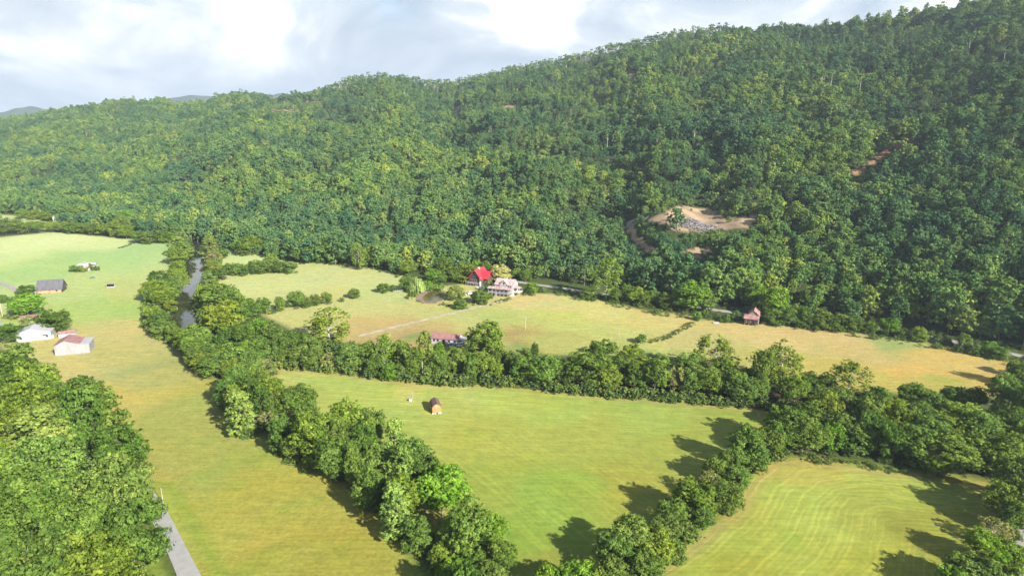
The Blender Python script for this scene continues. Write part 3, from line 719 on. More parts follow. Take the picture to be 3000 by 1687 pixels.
listing('hedgerow left of the orange shed', 600, 1000, 2.109, """215,205,330,150,y 350,205,400,160,b 235,300,600,190,p 265,480,600,100,b 385,430,560,130,e 590,285,470,230,d 480,470,650,150,y 530,580,760,120,b
 700,445,800,270,y 880,360,640,220,y 1040,410,620,170,b 920,640,930,120,b 1050,480,700,130,y 1180,480,780,160,p 1150,640,900,150,p 1045,790,960,120,y 1310,600,850,230,b 1470,800,1130,330,g
 1230,850,1080,190,d 1330,1080,1330,210,b 1530,1090,1330,230,b 1750,1080,1330,260,g 1460,1250,1420,170,y 1680,1270,1480,230,b 1840,1220,1480,190,b 1540,1370,1600,240,g 1760,1400,1640,240,b 620,420,560,130,d""")
listing('hedgerow between the two mown fields', 1500, 1000, 2.109, """1430,520,800,210,b 1590,535,740,180,b 1510,620,830,160,b 1340,670,880,190,b 1240,710,900,160,b 1380,760,930,170,b 1200,800,1000,160,e 1320,870,1090,200,b 1110,845,1130,250,y
 980,980,1170,190,b 1160,1000,1180,180,b 950,1090,1260,210,b 1080,1130,1250,160,b 720,1105,1400,260,b 620,1180,1449,230,b 870,1170,1430,260,y 790,1290,1520,260,b 600,1330,1560,210,b 430,1350,1600,170,g
 320,1365,1620,160,g 210,1370,1630,170,g 520,1400,1640,170,y 1000,1230,1380,150,b""")
listing('river belt behind the mown field', 1500, 1000, 2.109, """60,90,270,180,b 220,90,300,240,b 440,60,300,230,b 540,-10,260,210,b 600,160,320,160,y 730,20,200,210,y 760,130,320,160,b 880,85,340,180,b 1000,150,330,140,e
 1100,80,250,210,b 1200,170,330,210,b 1250,-30,230,280,s 1370,180,380,190,b 1430,230,400,210,b 1560,30,330,250,s 1500,150,330,170,b 1300,90,300,180,y 660,80,270,150,b 340,130,290,150,d 130,140,280,150,y""")
listing('wood at the right of the mown fields', 2200, 900, 1.841, """60,230,480,130,b 150,180,440,230,s 30,370,520,120,b 230,380,540,160,y 310,350,460,110,d 400,350,470,100,d 520,290,480,210,s 170,530,790,230,b 270,600,830,260,b
 380,450,680,190,y 500,450,650,190,b 600,470,720,190,b 563,640,800,210,b 690,430,560,140,b 760,490,690,180,y 860,410,560,180,b 900,520,700,210,y 1090,440,560,160,d 1040,590,800,260,y 860,640,860,220,b 1060,700,920,270,b
 1000,820,930,160,y 1130,530,700,230,y 1250,580,780,230,b 1300,690,930,250,b 1370,370,620,210,b 1430,280,440,120,b 1440,560,760,210,b 1420,800,1100,230,b 1330,950,1180,210,y 1300,1140,1300,180,e 1270,1230,1420,240,g
 1400,1050,1250,160,b 1370,1270,1449,180,y 1150,1340,1560,250,b 1060,1400,1600,170,g 1250,1380,1600,210,b 1480,400,700,160,b 1490,950,1200,160,b 740,620,840,130,d 440,620,800,140,g 980,470,640,150,b 1200,430,560,110,d 120,620,820,150,b
 1520,620,860,200,b 1560,480,700,200,b 640,560,760,150,d""")
listing('scrubby strip beside the gravel road', 2200, 900, 1.841, """740,55,155,105,g 905,105,190,85,y 1140,140,230,75,b 1270,180,262,95,g 1200,215,260,80,b 1335,225,285,90,b 1430,285,380,100,b 380,15,125,110,b 470,30,130,120,b 560,45,140,110,b
 290,12,115,110,b 200,10,105,100,b 120,8,100,110,b 640,70,145,80,y 830,120,175,70,b 1050,160,205,60,d""")
listing('river belt behind the orange shed', 550, 640, 2.588, """860,860,1000,150,d 780,860,1060,150,b 630,780,960,200,b 540,760,940,180,g 1080,670,990,340,s 570,1080,1220,190,e 500,1000,1180,180,b 620,1100,1190,110,b 740,1000,1120,120,b 850,965,1130,190,b 960,980,1160,180,b
 1080,1010,1170,130,e 1220,960,1180,240,b 1500,880,1180,210,s 1540,1090,1235,150,g 1620,920,1150,160,y 1430,1050,1210,140,b 1800,850,1180,140,p 1720,1000,1230,150,b 1850,1050,1240,140,s 1910,1010,1240,130,b 1640,1080,1220,130,b 700,930,1060,130,b""")
listing('river belt below the red-roofed bungalow', 1150, 700, 3.623, """980,870,1330,420,s 900,1000,1300,200,y 1060,930,1330,240,y 1505,1100,1260,90,d 560,1180,1449,210,s 700,1170,1449,180,b 480,1090,1400,170,g 960,1200,1480,260,y 850,1250,1500,210,b 1150,1150,1380,160,b
 1270,1180,1420,160,b 1420,1150,1400,120,b 640,1130,1330,150,d 760,1150,1380,130,d 1100,1290,1500,180,y""")
listing('pasture beside the river', 550, 640, 2.588, """840,555,685,145,b 900,600,680,85,b 970,575,665,95,b 1058,560,650,90,b 1265,530,608,92,b 1480,490,568,92,b 1562,502,553,60,b 580,600,720,125,d 700,590,705,80,b 520,640,745,110,b""")
listing('hedge across the top of the pasture', 550, 640, 2.588, """200,320,420,115,y 330,345,435,125,b 420,350,437,110,d 505,315,430,115,b 600,335,420,130,b 645,262,412,120,b 700,335,420,120,b 780,330,420,115,b 375,340,436,90,b 555,345,424,90,d""")
listing('foot of the wooded hill above the pasture', 550, 640, 2.588, """280,240,300,82,b 490,165,280,185,y 420,190,285,120,b 370,170,250,85,g 600,130,260,140,b 690,180,292,95,b 760,170,300,110,y 880,150,335,175,b 980,150,340,185,b 1080,130,340,205,b 1220,160,345,130,b 1300,165,395,120,s 1400,200,370,150,y 1470,290,378,120,y
 1550,180,340,140,b 1120,200,340,120,b 830,200,325,110,b 1350,220,370,110,b""")
listing('red-roofed chalet garden', 1150, 700, 3.623, """790,260,468,265,y 660,280,470,160,b 550,180,430,190,b 430,340,470,190,g 520,380,470,150,b 260,390,580,210,w 150,400,560,160,d 180,290,400,210,y 380,440,560,130,g 500,480,560,115,g 680,500,660,200,p 725,660,752,150,b
 920,625,700,190,b 1000,570,640,140,k 965,475,555,72,n 1150,320,470,240,c 1020,440,560,75,g 1310,310,420,135,y 1445,280,420,125,p 1400,330,450,140,b 1470,460,600,140,g 1600,500,570,80,b 220,560,615,70,g 1000,230,440,140,b 900,215,420,150,g 590,585,615,45,y 1450,520,600,110,b""")
listing('hill foot behind the roadside meadow', 1700, 560, 3.293, """250,640,1070,310,s 540,920,1110,185,y 700,950,1110,145,b 1090,870,1180,340,g 960,900,1150,180,b 1230,980,1190,170,b 1130,1160,1250,95,g 1690,890,1160,220,g 1870,920,1240,270,g 1780,1000,1230,160,b 430,890,1080,150,b
 340,930,1080,120,b 2050,1110,1280,140,b 2150,1105,1300,140,b 2260,1115,1320,150,b 1960,1100,1260,120,b 620,960,1120,110,b 820,970,1140,130,b 60,960,1050,120,b 1500,1150,1250,110,k 1400,1180,1270,90,k""")
listing('field near the fence line', 1700, 560, 3.293, """575,1375,1470,115,k""")
listing('left bank of the river', 0, 560, 2.588, """1370,340,500,170,p 1345,430,560,160,y 1410,380,520,120,p 1365,530,700,140,y 1370,600,760,140,y 1200,600,760,160,d 1180,670,850,190,y 1250,750,890,200,y 1290,670,800,130,b 1130,870,950,90,g 1190,880,1030,160,y 1230,900,1085,180,b
 1330,1010,1150,120,b 1240,970,1120,160,b 1330,640,790,110,b 1300,820,930,100,y 1160,740,860,110,b""")
listing('right bank of the river', 0, 560, 2.588, """1590,345,520,140,p 1625,450,560,110,e 1620,520,620,120,y 1660,590,680,110,d 1585,610,760,140,p 1575,700,925,170,y 1680,700,960,290,b 1800,760,980,210,b 1700,840,1150,310,y 1650,900,1100,170,y 1880,820,960,140,d
 1830,890,1000,150,b""")
listing('thicket at the river bend', 0, 560, 2.588, """1480,1020,1240,240,y 1400,1060,1200,140,y 1540,1040,1250,170,b 1700,1150,1330,210,b 1560,1230,1400,200,y 1650,1240,1430,230,b 1800,1170,1420,210,b 1880,1130,1300,130,g 1880,1290,1449,160,b 1620,1150,1330,170,b 1940,1280,1449,160,b
 1780,1270,1449,160,y 1990,1340,1560,180,y 1480,1180,1340,150,b""")
listing('tree line beyond the far hay field', 0, 560, 2.588, """50,205,338,220,b 140,210,332,160,b 220,230,322,160,y 300,235,320,140,b 400,255,318,130,y 480,260,322,130,b 560,240,328,140,b 640,250,328,150,y 720,260,338,140,b 800,250,342,150,y 880,220,352,160,y 960,255,368,140,y 1060,300,402,160,b
 1130,320,405,140,b 1210,290,402,130,b 1280,310,402,120,g 640,110,240,160,p 700,140,262,160,e 830,130,265,190,y 1000,140,300,190,g 1100,250,330,140,e 1190,200,310,150,y 1440,240,350,140,y 1540,250,362,140,y 1740,265,400,160,b 1840,275,400,160,b 1650,235,380,130,b 180,165,215,130,y 270,185,222,110,y
 380,170,232,110,y 560,110,235,120,b 1330,250,370,120,b 930,180,330,140,b""")
listing('yard of the white barn', 0, 560, 2.588, """210,710,848,155,d 30,790,850,80,d 70,840,962,115,x 220,840,972,235,g 420,895,1085,225,d 230,975,1062,145,e 60,1015,1160,190,d""")
listing('ruined white farmhouse', 0, 560, 2.588, """560,562,612,85,k 600,566,614,80,o 635,572,612,70,q 706,544,600,60,k 732,566,603,60,o""")
listing('isolated dead trees in the pasture', 550, 640, 2.588, """628,645,722,40,x 1168,548,630,26,x""")
listing('south side of the far pasture', 1150, 700, 3.623, """2030,1060,1190,60,x""")
listing('mid-slope clearing', 1860, 560, 6.779, """100,470,900,260,y 280,560,900,220,g 900,330,430,120,k 1060,400,500,100,q 1360,400,560,240,o 1600,400,580,260,b 1580,620,880,160,b 400,640,960,240,g 620,690,1000,220,b 850,720,1040,200,b 1060,900,1200,260,g 1400,760,960,140,b""") if False else None

def wood_fill(row, poly, spacing, hrange, codes, seed, minsep=0.55):
    r = random.Random(seed); xs = [p[0] for p in poly]; ys = [p[1] for p in poly]
    y = min(ys)
    while y < max(ys):
        x = min(xs)
        while x < max(xs):
            qx = x + r.uniform(-.35, .35) * spacing; qy = y + r.uniform(-.35, .35) * spacing
            if inpoly(np.array([qx]), np.array([qy]), poly)[0] and all(math.hypot(qx - a, qy - b) > minsep * spacing for a, b, _ in tree_pos):
                add_tree(qx, qy, r.uniform(*hrange), spacing * r.uniform(1.15, 1.5), r.choice(codes), row)
            x += spacing
        y += spacing
wl = [(-90, 915), (0, 955), (60, 978), (130, 1010), (205, 1050), (290, 1125), (338, 1200), (345, 1270), (342, 1350), (366, 1440), (395, 1540), (410, 1640), (80, 1660), (-260, 1640), (-340, 1300), (-250, 1050)]
wood_fill('roadside wood at the lower left', [G(*p) for p in wl], 12.0, (13, 25), 'dddbbbbyp', 5)

hedge = [(575,985),(640,1000),(700,1040),(760,1075),(850,1110),(960,1165),(1040,1200),(1100,1260),(1180,1345),(1240,1440),(1330,1560),(1150,1580),(1080,1440),(1010,1370),(940,1300),(870,1225),(800,1190),(700,1145),(610,1085),(585,1030)]
wood_fill('hedgerow left of the orange shed', [G(*p) for p in hedge], 7.0, (11, 15.5), 'bbbdyp', 11, 0.62)
wood_fill('wood at the right of the mown fields', [G(*p) for p in ((1960,1085),(2050,1060),(2200,1070),(2400,1090),(2576,1100),(2700,1200),(2640,1450),(2540,1400),(2510,1250),(2400,1165),(2250,1150),(2060,1130))], 9.0, (9, 14), 'bbbdyy', 12, 0.6)
belt = [(700,905),(800,915),(915,928),(1000,945),(1120,955),(1240,955),(1400,970),(1560,985),(1700,995),(1900,1015),(1900,1003),(1700,982),(1560,972),(1400,957),(1240,942),(1120,940),(1000,930),(900,915),(800,900),(700,885)]
wood_fill('river belt behind the mown field', [G(*p) for p in belt], 7.5, (8, 12), 'bbbdye', 13, 0.55)
wood_fill('thicket at the river bend', [G(*p) for p in ((470,860),(520,870),(600,885),(700,905),(690,930),(600,945),(520,930),(480,900))], 8.5, (9, 14), 'bbyd', 14, 0.6)
listing('roadside wood at the lower left', 0, 1000, 2.109, '905,905,1120,130,b 880,850,1060,150,b 860,800,1010,130,y')
# ------------------------------------------------------------------ make the trees
ORD = ['zeroth', 'first', 'second', 'third', 'fourth', 'fifth', 'sixth', 'seventh', 'eighth', 'ninth', 'tenth', 'eleventh', 'twelfth', 'thirteenth', 'fourteenth', 'fifteenth', 'sixteenth', 'seventeenth', 'eighteenth', 'nineteenth']
TEN = {20: 'twent', 30: 'thirt', 40: 'fort', 50: 'fift', 60: 'sixt', 70: 'sevent', 80: 'eight', 90: 'ninet'}
def ordinal(n):
    if n < 20: return ORD[n]
    if n >= 100: return 'hundred and ' + ordinal(n - 100) if n > 100 else 'hundredth'
    t, u = n // 10 * 10, n % 10
    return TEN[t] + ('ieth' if u == 0 else 'y-' + ORD[u])
ROWS = {'hedgerow left of the orange shed': 'in the hedgerow left of the orange shed', 'hedgerow between the two mown fields': 'in the hedgerow between the mown fields',
 'river belt behind the mown field': 'in the belt behind the mown field', 'wood at the right of the mown fields': 'in the wood at lower right', 'scrubby strip beside the gravel road': 'in the scrub beside the gravel road',
 'river belt behind the orange shed': 'in the belt behind the orange shed', 'river belt below the red-roofed bungalow': 'in front of the red-roofed bungalow', 'pasture beside the river': 'in the open middle pasture',
 'hedge across the top of the pasture': 'in the hedge crossing the far pasture', 'foot of the wooded hill above the pasture': 'at the far edge of the pasture', 'red-roofed chalet garden': 'around the chalet and farmhouse',
 'hill foot behind the roadside meadow': 'at the hill foot above the meadow', 'field near the fence line': 'alone in the right meadow', 'left bank of the river': 'on the left river bank', 'right bank of the river': 'on the right river bank',
 'thicket at the river bend': 'in the thicket at the river bend', 'tree line beyond the far hay field': 'in the line beyond the far field', 'yard of the white barn': 'in the yard of the white barn',
 'ruined white farmhouse': 'smothering the ruined farmhouse', 'isolated dead trees in the pasture': 'standing in the middle pasture', 'south side of the far pasture': 'at the belt edge right of the bungalow',
 'roadside wood at the lower left': 'in the roadside wood at lower left'}
MIXED = ()
def make_trees():
    def seen(q):
        a, b, dep = project(q['x'], q['y'], q['h'] * 0.9)
        return -60 < a < 3060 and b < 1700
    rows = {}
    for q in ALL:
        if seen(q): rows.setdefault((q['row'], q['c']), []).append(q)
    for (row, code), L_ in rows.items():
        L_.sort(key=lambda q: project(q['x'], q['y'], 0)[0])
        hs = sorted(q['h'] for q in L_)
        for i, q in enumerate(L_):
            desc = TONES[code][0]; shrub = code in 'okq' or q['h'] < 5.2
            if q.get('z') is None and False: pass
            noun = 'shrub' if shrub else 'tree'
            prep = ROWS[row]
            if code == 'w': base = 'pale drooping willow beside the pond'
            elif code == 'c': base = 'cream-flowering tree behind the white farmhouse'
            elif code == 'n': base = 'small blue-grey spruce in front of the red-roofed chalet'
            elif len(L_) == 1: base = f'{desc} {noun}, the only one of its colour {prep}' if shrub or row in MIXED else f'{desc} {noun} {prep}'
            else: base = f'{ordinal(i + 1)} {desc} {noun} from the left {prep}'
            q['label'] = base; q['cat'] = noun; q['seen'] = True
    r = random.Random(3)
    for q in ALL:
        if not q.get('seen'): continue
        tone = TONES[q['c']]; protos = PROTO[tone[2]] if not (q['h'] < 5.2 and tone[2] in 'bt') else PROTO['o']
        cm, tm, ph, pw = r.choice(protos)
        shrub = q['cat'] == 'shrub'
        names = {'w': 'willow_tree', 'n': 'spruce_tree', 'x': 'dead_tree', 's': 'sycamore_tree'}
        nm = names.get(q['c'], 'shrub' if shrub else 'broadleaf_tree')
        e = thing(nm, q['label'], q['cat'], (q['x'], q['y'], float(q.get('z', 0.0))), r.uniform(0, 6.28), 'trees: ' + q['row'])
        s = (q['w'] / pw, q['w'] / pw, q['h'] / ph)
        link('trunk', tm, e, scale=s)
        if cm:
            c = link('crown', cm, e, scale=s); k = r.uniform(0.85, 1.18)
            c.color = (tone[1][0] * k * r.uniform(.92, 1.1), tone[1][1] * k, tone[1][2] * k * r.uniform(.9, 1.1), 1)
make_trees()

# ------------------------------------------------------------------ forest on the hillside (uncountable)
def forest_protos():
    col = bpy.data.collections.new('forest_kinds'); out = []
    defs = []
    for i in range(6): defs.append((600 + i, dict(h=15, w=11.5, base=0.06, lobes=26, lr=(1.4, 2.7), leaf=0.72, dens=0.85), 'bark', 0.25))
    for i in range(3): defs.append((620 + i, dict(h=18, w=8.5, base=0.06, lobes=22, lr=(1.2, 2.1), leaf=0.68, dens=0.85, shape='tall'), 'bark', 0.25))
    for i in range(3): defs.append((640 + i, dict(h=20, w=8.0, base=0.52, lobes=11, lr=(1.1, 1.9), leaf=0.75, dens=0.65), 'bark_pale', 0.24))
    for i in range(2): defs.append((660 + i, dict(h=8, w=7, base=0.0, lobes=14, lr=(1.1, 1.9), leaf=0.7, dens=0.8), 'bark', 0.15))
    for i, (seed, k, bark, tr) in enumerate(defs):
        V, Fc, T = crown(seed, **k); mb = MB(); h = k['h']
        mb.tube((0, 0, -3), (0.2, 0.1, h * 0.5), tr * 1.2, tr * 0.8, 6); mb.tube((0.2, 0.1, h * 0.5), (0.1, 0.3, h * 0.85), tr * 0.8, tr * 0.2, 5)
        rr = random.Random(seed)
        for q in range(5):
            a = q * 2.4; z0 = h * (0.45 + 0.08 * q); mb.tube((0.15, 0.15, z0), (math.cos(a) * k['w'] * .32, math.sin(a) * k['w'] * .32, z0 + h * .13), tr * .4, tr * .1, 4)
        n0 = len(mb.v); me = bpy.data.meshes.new('forest_tree')
        verts = mb.v + [tuple(v) for v in V]; faces = mb.f + [tuple(int(j) + n0 for j in f) for f in Fc]
        me.from_pydata(verts, [], faces); me.materials.append(M[bark]); me.materials.append(M['leaf_far'])
        me.polygons.foreach_set('material_index', np.array([0] * len(mb.f) + [1] * len(Fc), np.int32))
        t = me.attributes.new('tone', 'FLOAT', 'POINT'); t.data.foreach_set('value', np.concatenate([np.zeros(n0), T]).astype(np.float32))
        o = bpy.data.objects.new('forest_tree_%02d' % i, me); col.objects.link(o)
    return col
FCOL = forest_protos()

def scatter(name, pts, scl, rotz, idx, col, **props):
    me = bpy.data.meshes.new(name); me.vertices.add(len(pts)); me.vertices.foreach_set('co', np.asarray(pts, np.float32).ravel())
    for n, t, f, a in (('scl', 'FLOAT_VECTOR', 'vector', scl), ('rot', 'FLOAT_VECTOR', 'vector', rotz), ('idx', 'INT', 'value', idx)):
        at = me.attributes.new(n, t, 'POINT'); at.data.foreach_set(f, np.asarray(a, np.int32 if t == 'INT' else np.float32).ravel())
    o = link(name, me, **props)
    ng = bpy.data.node_groups.new(name + '_nodes', 'GeometryNodeTree')
    ng.interface.new_socket('Geometry', in_out='INPUT', socket_type='NodeSocketGeometry'); ng.interface.new_socket('Geometry', in_out='OUTPUT', socket_type='NodeSocketGeometry')
    N = ng.nodes.new; L = ng.links.new
    gi = N('NodeGroupInput'); go = N('NodeGroupOutput'); ip = N('GeometryNodeInstanceOnPoints'); ci = N('GeometryNodeCollectionInfo')
    ci.inputs['Collection'].default_value = col; ci.inputs['Separate Children'].default_value = True; ci.inputs['Reset Children'].default_value = True
    def na(nm, t):
        n = N('GeometryNodeInputNamedAttribute'); n.data_type = t; n.inputs['Name'].default_value = nm; return n.outputs['Attribute']
    L(gi.outputs[0], ip.inputs['Points']); L(ci.outputs[0], ip.inputs['Instance']); ip.inputs['Pick Instance'].default_value = True
    L(na('idx', 'INT'), ip.inputs['Instance Index']); L(na('scl', 'FLOAT_VECTOR'), ip.inputs['Scale'])
    er = N('FunctionNodeEulerToRotation'); L(na('rot', 'FLOAT_VECTOR'), er.inputs[0]); L(er.outputs[0], ip.inputs['Rotation'])
    L(ip.outputs[0], go.inputs[0])
    md = o.modifiers.new('scatter', 'NODES'); md.node_group = ng
    return o

front = [(-500,560),(-300,540),(0,537),(60,540),(150,562),(300,572),(420,592),(470,606),(560,615),(640,630),(700,640),(780,648),(860,652),(960,672),(1010,680),(1120,690),(1200,676),(1250,682),(1350,700),(1408,712),(1500,724),(1700,752),(1828,771),(2000,795),(2150,813),(2327,832),(2450,855),(2576,880),(2900,950),(3400,1050)]
def make_forest():
    r = np.random.default_rng(99); sp = 7.0
    xs = np.arange(-2300, 2300, sp); ys = np.arange(200, 2300, sp); X, Y = np.meshgrid(xs, ys)
    X = (X + r.uniform(-.42, .42, X.shape) * sp).ravel(); Y = (Y + r.uniform(-.42, .42, Y.shape) * sp).ravel()
    az = np.arctan2(X, Y); R = np.hypot(X, Y)
    ff = [G(*p) for p in front]; ffaz = [math.atan2(*p) for p in ff]; ffr = [math.hypot(*p) for p in ff]
    ef = np.zeros(X.shape, bool)
    for poly in ([(-300, 600), (-100, 600), (0, 584), (130, 573), (345, 592), (425, 604), (480, 612), (470, 590), (300, 572), (160, 566), (140, 584), (100, 582), (0, 568), (-300, 570)],
                 [(545, 622), (640, 630), (700, 645), (860, 655), (1000, 682), (1000, 690), (860, 668), (760, 662), (700, 655), (620, 640)]):
        ef |= inpoly(X, Y, [G(*p) for p in poly])
    k = ((R > np.interp(az, ffaz, ffr)) | ef) & (R < np.interp(az, raz, rr1) + 130) & (np.abs(az) < math.radians(47))
    X, Y, az, R = X[k], Y[k], az[k], R[k]; Z = terrain(X, Y)
    r0 = np.interp(az, faz, fr0); r1 = np.interp(az, raz, rr1); t = (R - r0) / (r1 - r0)
    # logged areas carry younger, lower growth
    young = np.clip((sinnoise(X, Y, 260, 31) - 0.35) * 2, 0, 1) * (t > 0.12)
    py_x, py_y, _ = project(X, Y, Z)
    young = np.maximum(young, np.clip(1 - np.hypot((py_x - 2050) / 330, (py_y - 560) / 130), 0, 1) * 1.6)
    young = np.maximum(young, np.clip(1 - np.hypot((py_x - 950) / 420, (py_y - 320) / 70), 0, 1) * 1.6)
    young = np.maximum(young, np.clip(1 - np.hypot((py_x - 1500) / 500, (py_y - 285) / 45), 0, 1) * 1.5)
    young = np.clip(young, 0, 1) * (t < 0.955)
    n = len(X); idx = r.integers(0, 6, n); u = r.uniform(size=n)
    idx = np.where(u < 0.18, r.integers(6, 9, n), idx); idx = np.where((u > 0.965) & (t > 0.3), r.integers(9, 12, n), idx)
    idx = np.where(r.uniform(size=n) < young * 0.75, r.integers(12, 14, n), idx)
    top = (t > 0.962) & (az > math.radians(-15)) & (az < math.radians(17)); idx = np.where(top & (r.uniform(size=n) < 0.9), r.integers(9, 12, n), idx)
    s = r.uniform(0.56, 1.22, n) * (1 + 0.13 * sinnoise(X, Y, 90, 41)) * (1 - 0.15 * young)
    s = np.where(r.uniform(size=n) < 0.12, s * 0.6, s)
    s = np.where(top, np.clip(s * 1.15, 0.8, 1.15), s)
    hh = np.array([15] * 6 + [18] * 3 + [20] * 3 + [8] * 2)[idx] * s; ww = np.array([11.5] * 6 + [8.5] * 3 + [8] * 3 + [7] * 2)[idx] * s
    keep = r.uniform(size=n) > 0.04
    keep &= ~(top & (r.uniform(size=n) < 0.30))
    def blocks():
        b = np.zeros(n, bool)
        for poly in EARTH:
            for f in (0.0, 0.35, 0.7, 0.98):
                for g in (-0.5, 0, 0.5):
                    bx, by, dep = project(X, Y, Z + hh * f); b |= inpoly(bx + g * ww * F / dep, by, poly)
        return b
    b = blocks() & (r.uniform(size=n) < 0.985)
    idx[b] = r.integers(12, 14, b.sum()); s[b] = r.uniform(0.28, 0.6, b.sum())
    # low regrowth round the bare earth
    ex = np.repeat(np.where(b)[0], 7); X = np.concatenate([X, X[ex] + r.normal(0, 4, len(ex))]); Y = np.concatenate([Y, Y[ex] + r.normal(0, 4, len(ex))])
    Z = terrain(X, Y); idx = np.concatenate([idx, r.integers(12, 14, len(ex))]); s = np.concatenate([s, r.uniform(0.22, 0.62, len(ex))]); b = np.concatenate([b, np.ones(len(ex), bool)])
    keep = np.concatenate([keep, np.ones(len(ex), bool)]); n = len(X); hh = np.concatenate([hh, np.zeros(len(ex))]); ww = np.concatenate([ww, np.zeros(len(ex))])
    hh = np.where(b, 8 * s, hh); ww = np.where(b, 7 * s, ww)
    keep &= ~(blocks() & b & (r.uniform(size=n) < 0.99))
    # the log pile and the road must stay open
    for (a, b, rad, mh) in LOGSPOTS: keep &= (np.hypot(X - a, Y - b) > rad) | (hh < mh)
    for nme in ('far_valley_field',): keep &= ~inpoly(X, Y, FW[nme][1])
    for f in (0.3, 0.8):
        bx, by, dep = project(X, Y, Z + hh * f); keep &= ~inpoly(bx, by, [(p[0] * K, p[1] * K) for p in FIELDS['far_valley_field'][1]])
    X, Y, Z, s, idx = X[keep], Y[keep], Z[keep], s[keep], idx[keep]; n = len(X)
    sc = np.stack([s * r.uniform(.9, 1.1, n), s * r.uniform(.9, 1.1, n), s * r.uniform(.9, 1.12, n)], 1)
    rot = np.stack([r.uniform(-.05, .05, n), r.uniform(-.05, .05, n), r.uniform(0, 6.28, n)], 1)
    scatter('forest', np.stack([X, Y, Z - 0.4], 1), sc, rot, idx, FCOL, kind='stuff', label='dense green broadleaf forest covering the long hillside')
    print('forest trees', n)
lp = hit(2032, 664)
LOGSPOTS = [(lp[0], lp[1], 9, 0), (lp[0], lp[1], 16, 5)] + [(lp[0] + sun_dir.x * d, lp[1] + sun_dir.y * d, 17, 6) for d in (14, 26, 38)]
make_forest()

def make_undergrowth():
    r = np.random.default_rng(5); pts = []
    def strip(line, width, gap, hs):
        line = [np.array(p) for p in line]
        for a, b in zip(line[:-1], line[1:]):
            L_ = np.linalg.norm(b - a); n = int(L_ * width / (gap * gap))
            f = r.uniform(size=n)[:, None]; nrm = np.array([-(b - a)[1], (b - a)[0]]) / (L_ + 1e-6)
            q = a + (b - a) * f + nrm * (r.uniform(-.5, .5, n) * width)[:, None]
            for p in q: pts.append((p[0], p[1], r.uniform(*hs)))
    # both river banks
    rl = np.array(river_line); t = np.gradient(rl, axis=0); t /= np.linalg.norm(t, axis=1)[:, None]; nr = np.stack([-t[:, 1], t[:, 0]], 1)
    for side in (-1, 1): strip([tuple(p) for p in rl + nr * side * (RW + 5.0)], 8, 1.7, (0.3, 0.9))
    # under and between the listed trees
    for (x, y, w) in tree_pos:
        q = project(x, y, 0)
        if q[1] > 700:
            for _ in range(5):
                a = r.uniform(0, 6.28); d = r.uniform(0, w * 0.85); pts.append((x + math.cos(a) * d, y + math.sin(a) * d, r.uniform(0.25, 0.6)))
    strip([G(*p) for p in ((1400, 735), (1560, 765), (1700, 790), (1800, 800), (1950, 812), (2100, 828), (2250, 850), (2420, 876), (2570, 915))], 16, 3.6, (0.2, 0.55))
    strip([G(*p) for p in ((1540, 745), (1700, 762), (1828, 778), (2000, 800), (2200, 826), (2400, 850), (2576, 882))], 9, 3.4, (0.2, 0.5))
    strip([G(*p) for p in ((1020, 745), (1080, 760), (1160, 770), (1240, 762), (1290, 745), (1340, 735))], 9, 3.0, (0.12, 0.4))
    strip([G(*p) for p in ((1630, 862), (1680, 848), (1720, 826), (1745, 812))], 4, 1.0, (0.06, 0.22))
    strip([G(*p) for p in ((2050, 1158), (2110, 1160), (2200, 1175), (2300, 1190))], 5, 1.6, (0.12, 0.3))
    strip([G(*p) for p in ((690, 650), (780, 658), (900, 670), (1000, 688), (1040, 705), (1150, 700), (1180, 690))], 10, 3.0, (0.15, 0.5))
    strip([G(*p) for p in ((295, 625), (310, 622), (330, 614), (345, 608))], 4, 1.2, (0.08, 0.2))
    P = np.array(pts)
    keep = (polydist(P[:, 0], P[:, 1], river_line[:10]) > 8.5) & (polydist(P[:, 0], P[:, 1], river_line[9:]) > 4.0)
    keep &= polydist(P[:, 0], P[:, 1], road_line) > 4.0
    gx, gy = ground(1285, 868); keep &= np.hypot(P[:, 0] - gx, (P[:, 1] - gy) / 1.7) > 11
    hx, hy = [], []
    for (sx, sy, rad) in ((1390, 828, 13), (1472, 855, 15), (1300, 1003, 18), (2196, 950, 9), (1382, 862, 10), (1340, 1012, 9), (2098, 947, 3)):
        a, b = ground(sx, sy); keep &= np.hypot(P[:, 0] - a, P[:, 1] - b) > rad
    for nme in ('mown_hay_field', 'corner_mown_field'):
        ins = inpoly(P[:, 0], P[:, 1], FW[nme][1]) & (polydist(P[:, 0], P[:, 1], FW[nme][1] + [FW[nme][1][0]]) > 1.5); keep &= ~ins
    P = P[keep]; n = len(P)
    col = bpy.data.collections.new('bush_kinds')
    for i in range(4):
        V, Fc, T = crown(700 + i, h=5, w=6, base=0.0, lobes=14, lr=(0.7, 1.3), leaf=0.5, dens=0.8)
        me = new_mesh('bush', V, Fc, M['leaf_under']); t = me.attributes.new('tone', 'FLOAT', 'POINT'); t.data.foreach_set('value', T.astype(np.float32))
        col.objects.link(bpy.data.objects.new('bush_%02d' % i, me))
    z = np.maximum(terrain(P[:, 0], P[:, 1]), 0) - 0.2
    sc = np.stack([P[:, 2] * 1.2, P[:, 2] * 1.2, P[:, 2] * r.uniform(.7, 1.2, n)], 1)
    scatter('undergrowth', np.stack([P[:, 0], P[:, 1], z], 1), sc, np.stack([np.zeros(n), np.zeros(n), r.uniform(0, 6.28, n)], 1), r.integers(0, 4, n), col, kind='stuff', label='low green scrub and weeds along banks, hedges and verges')
M['leaf_under'] = leaf_mat('leaf_undergrowth', (0.070, 0.120, 0.030), (0.18, 0.24, 0.065), False, patch=False)
make_undergrowth()

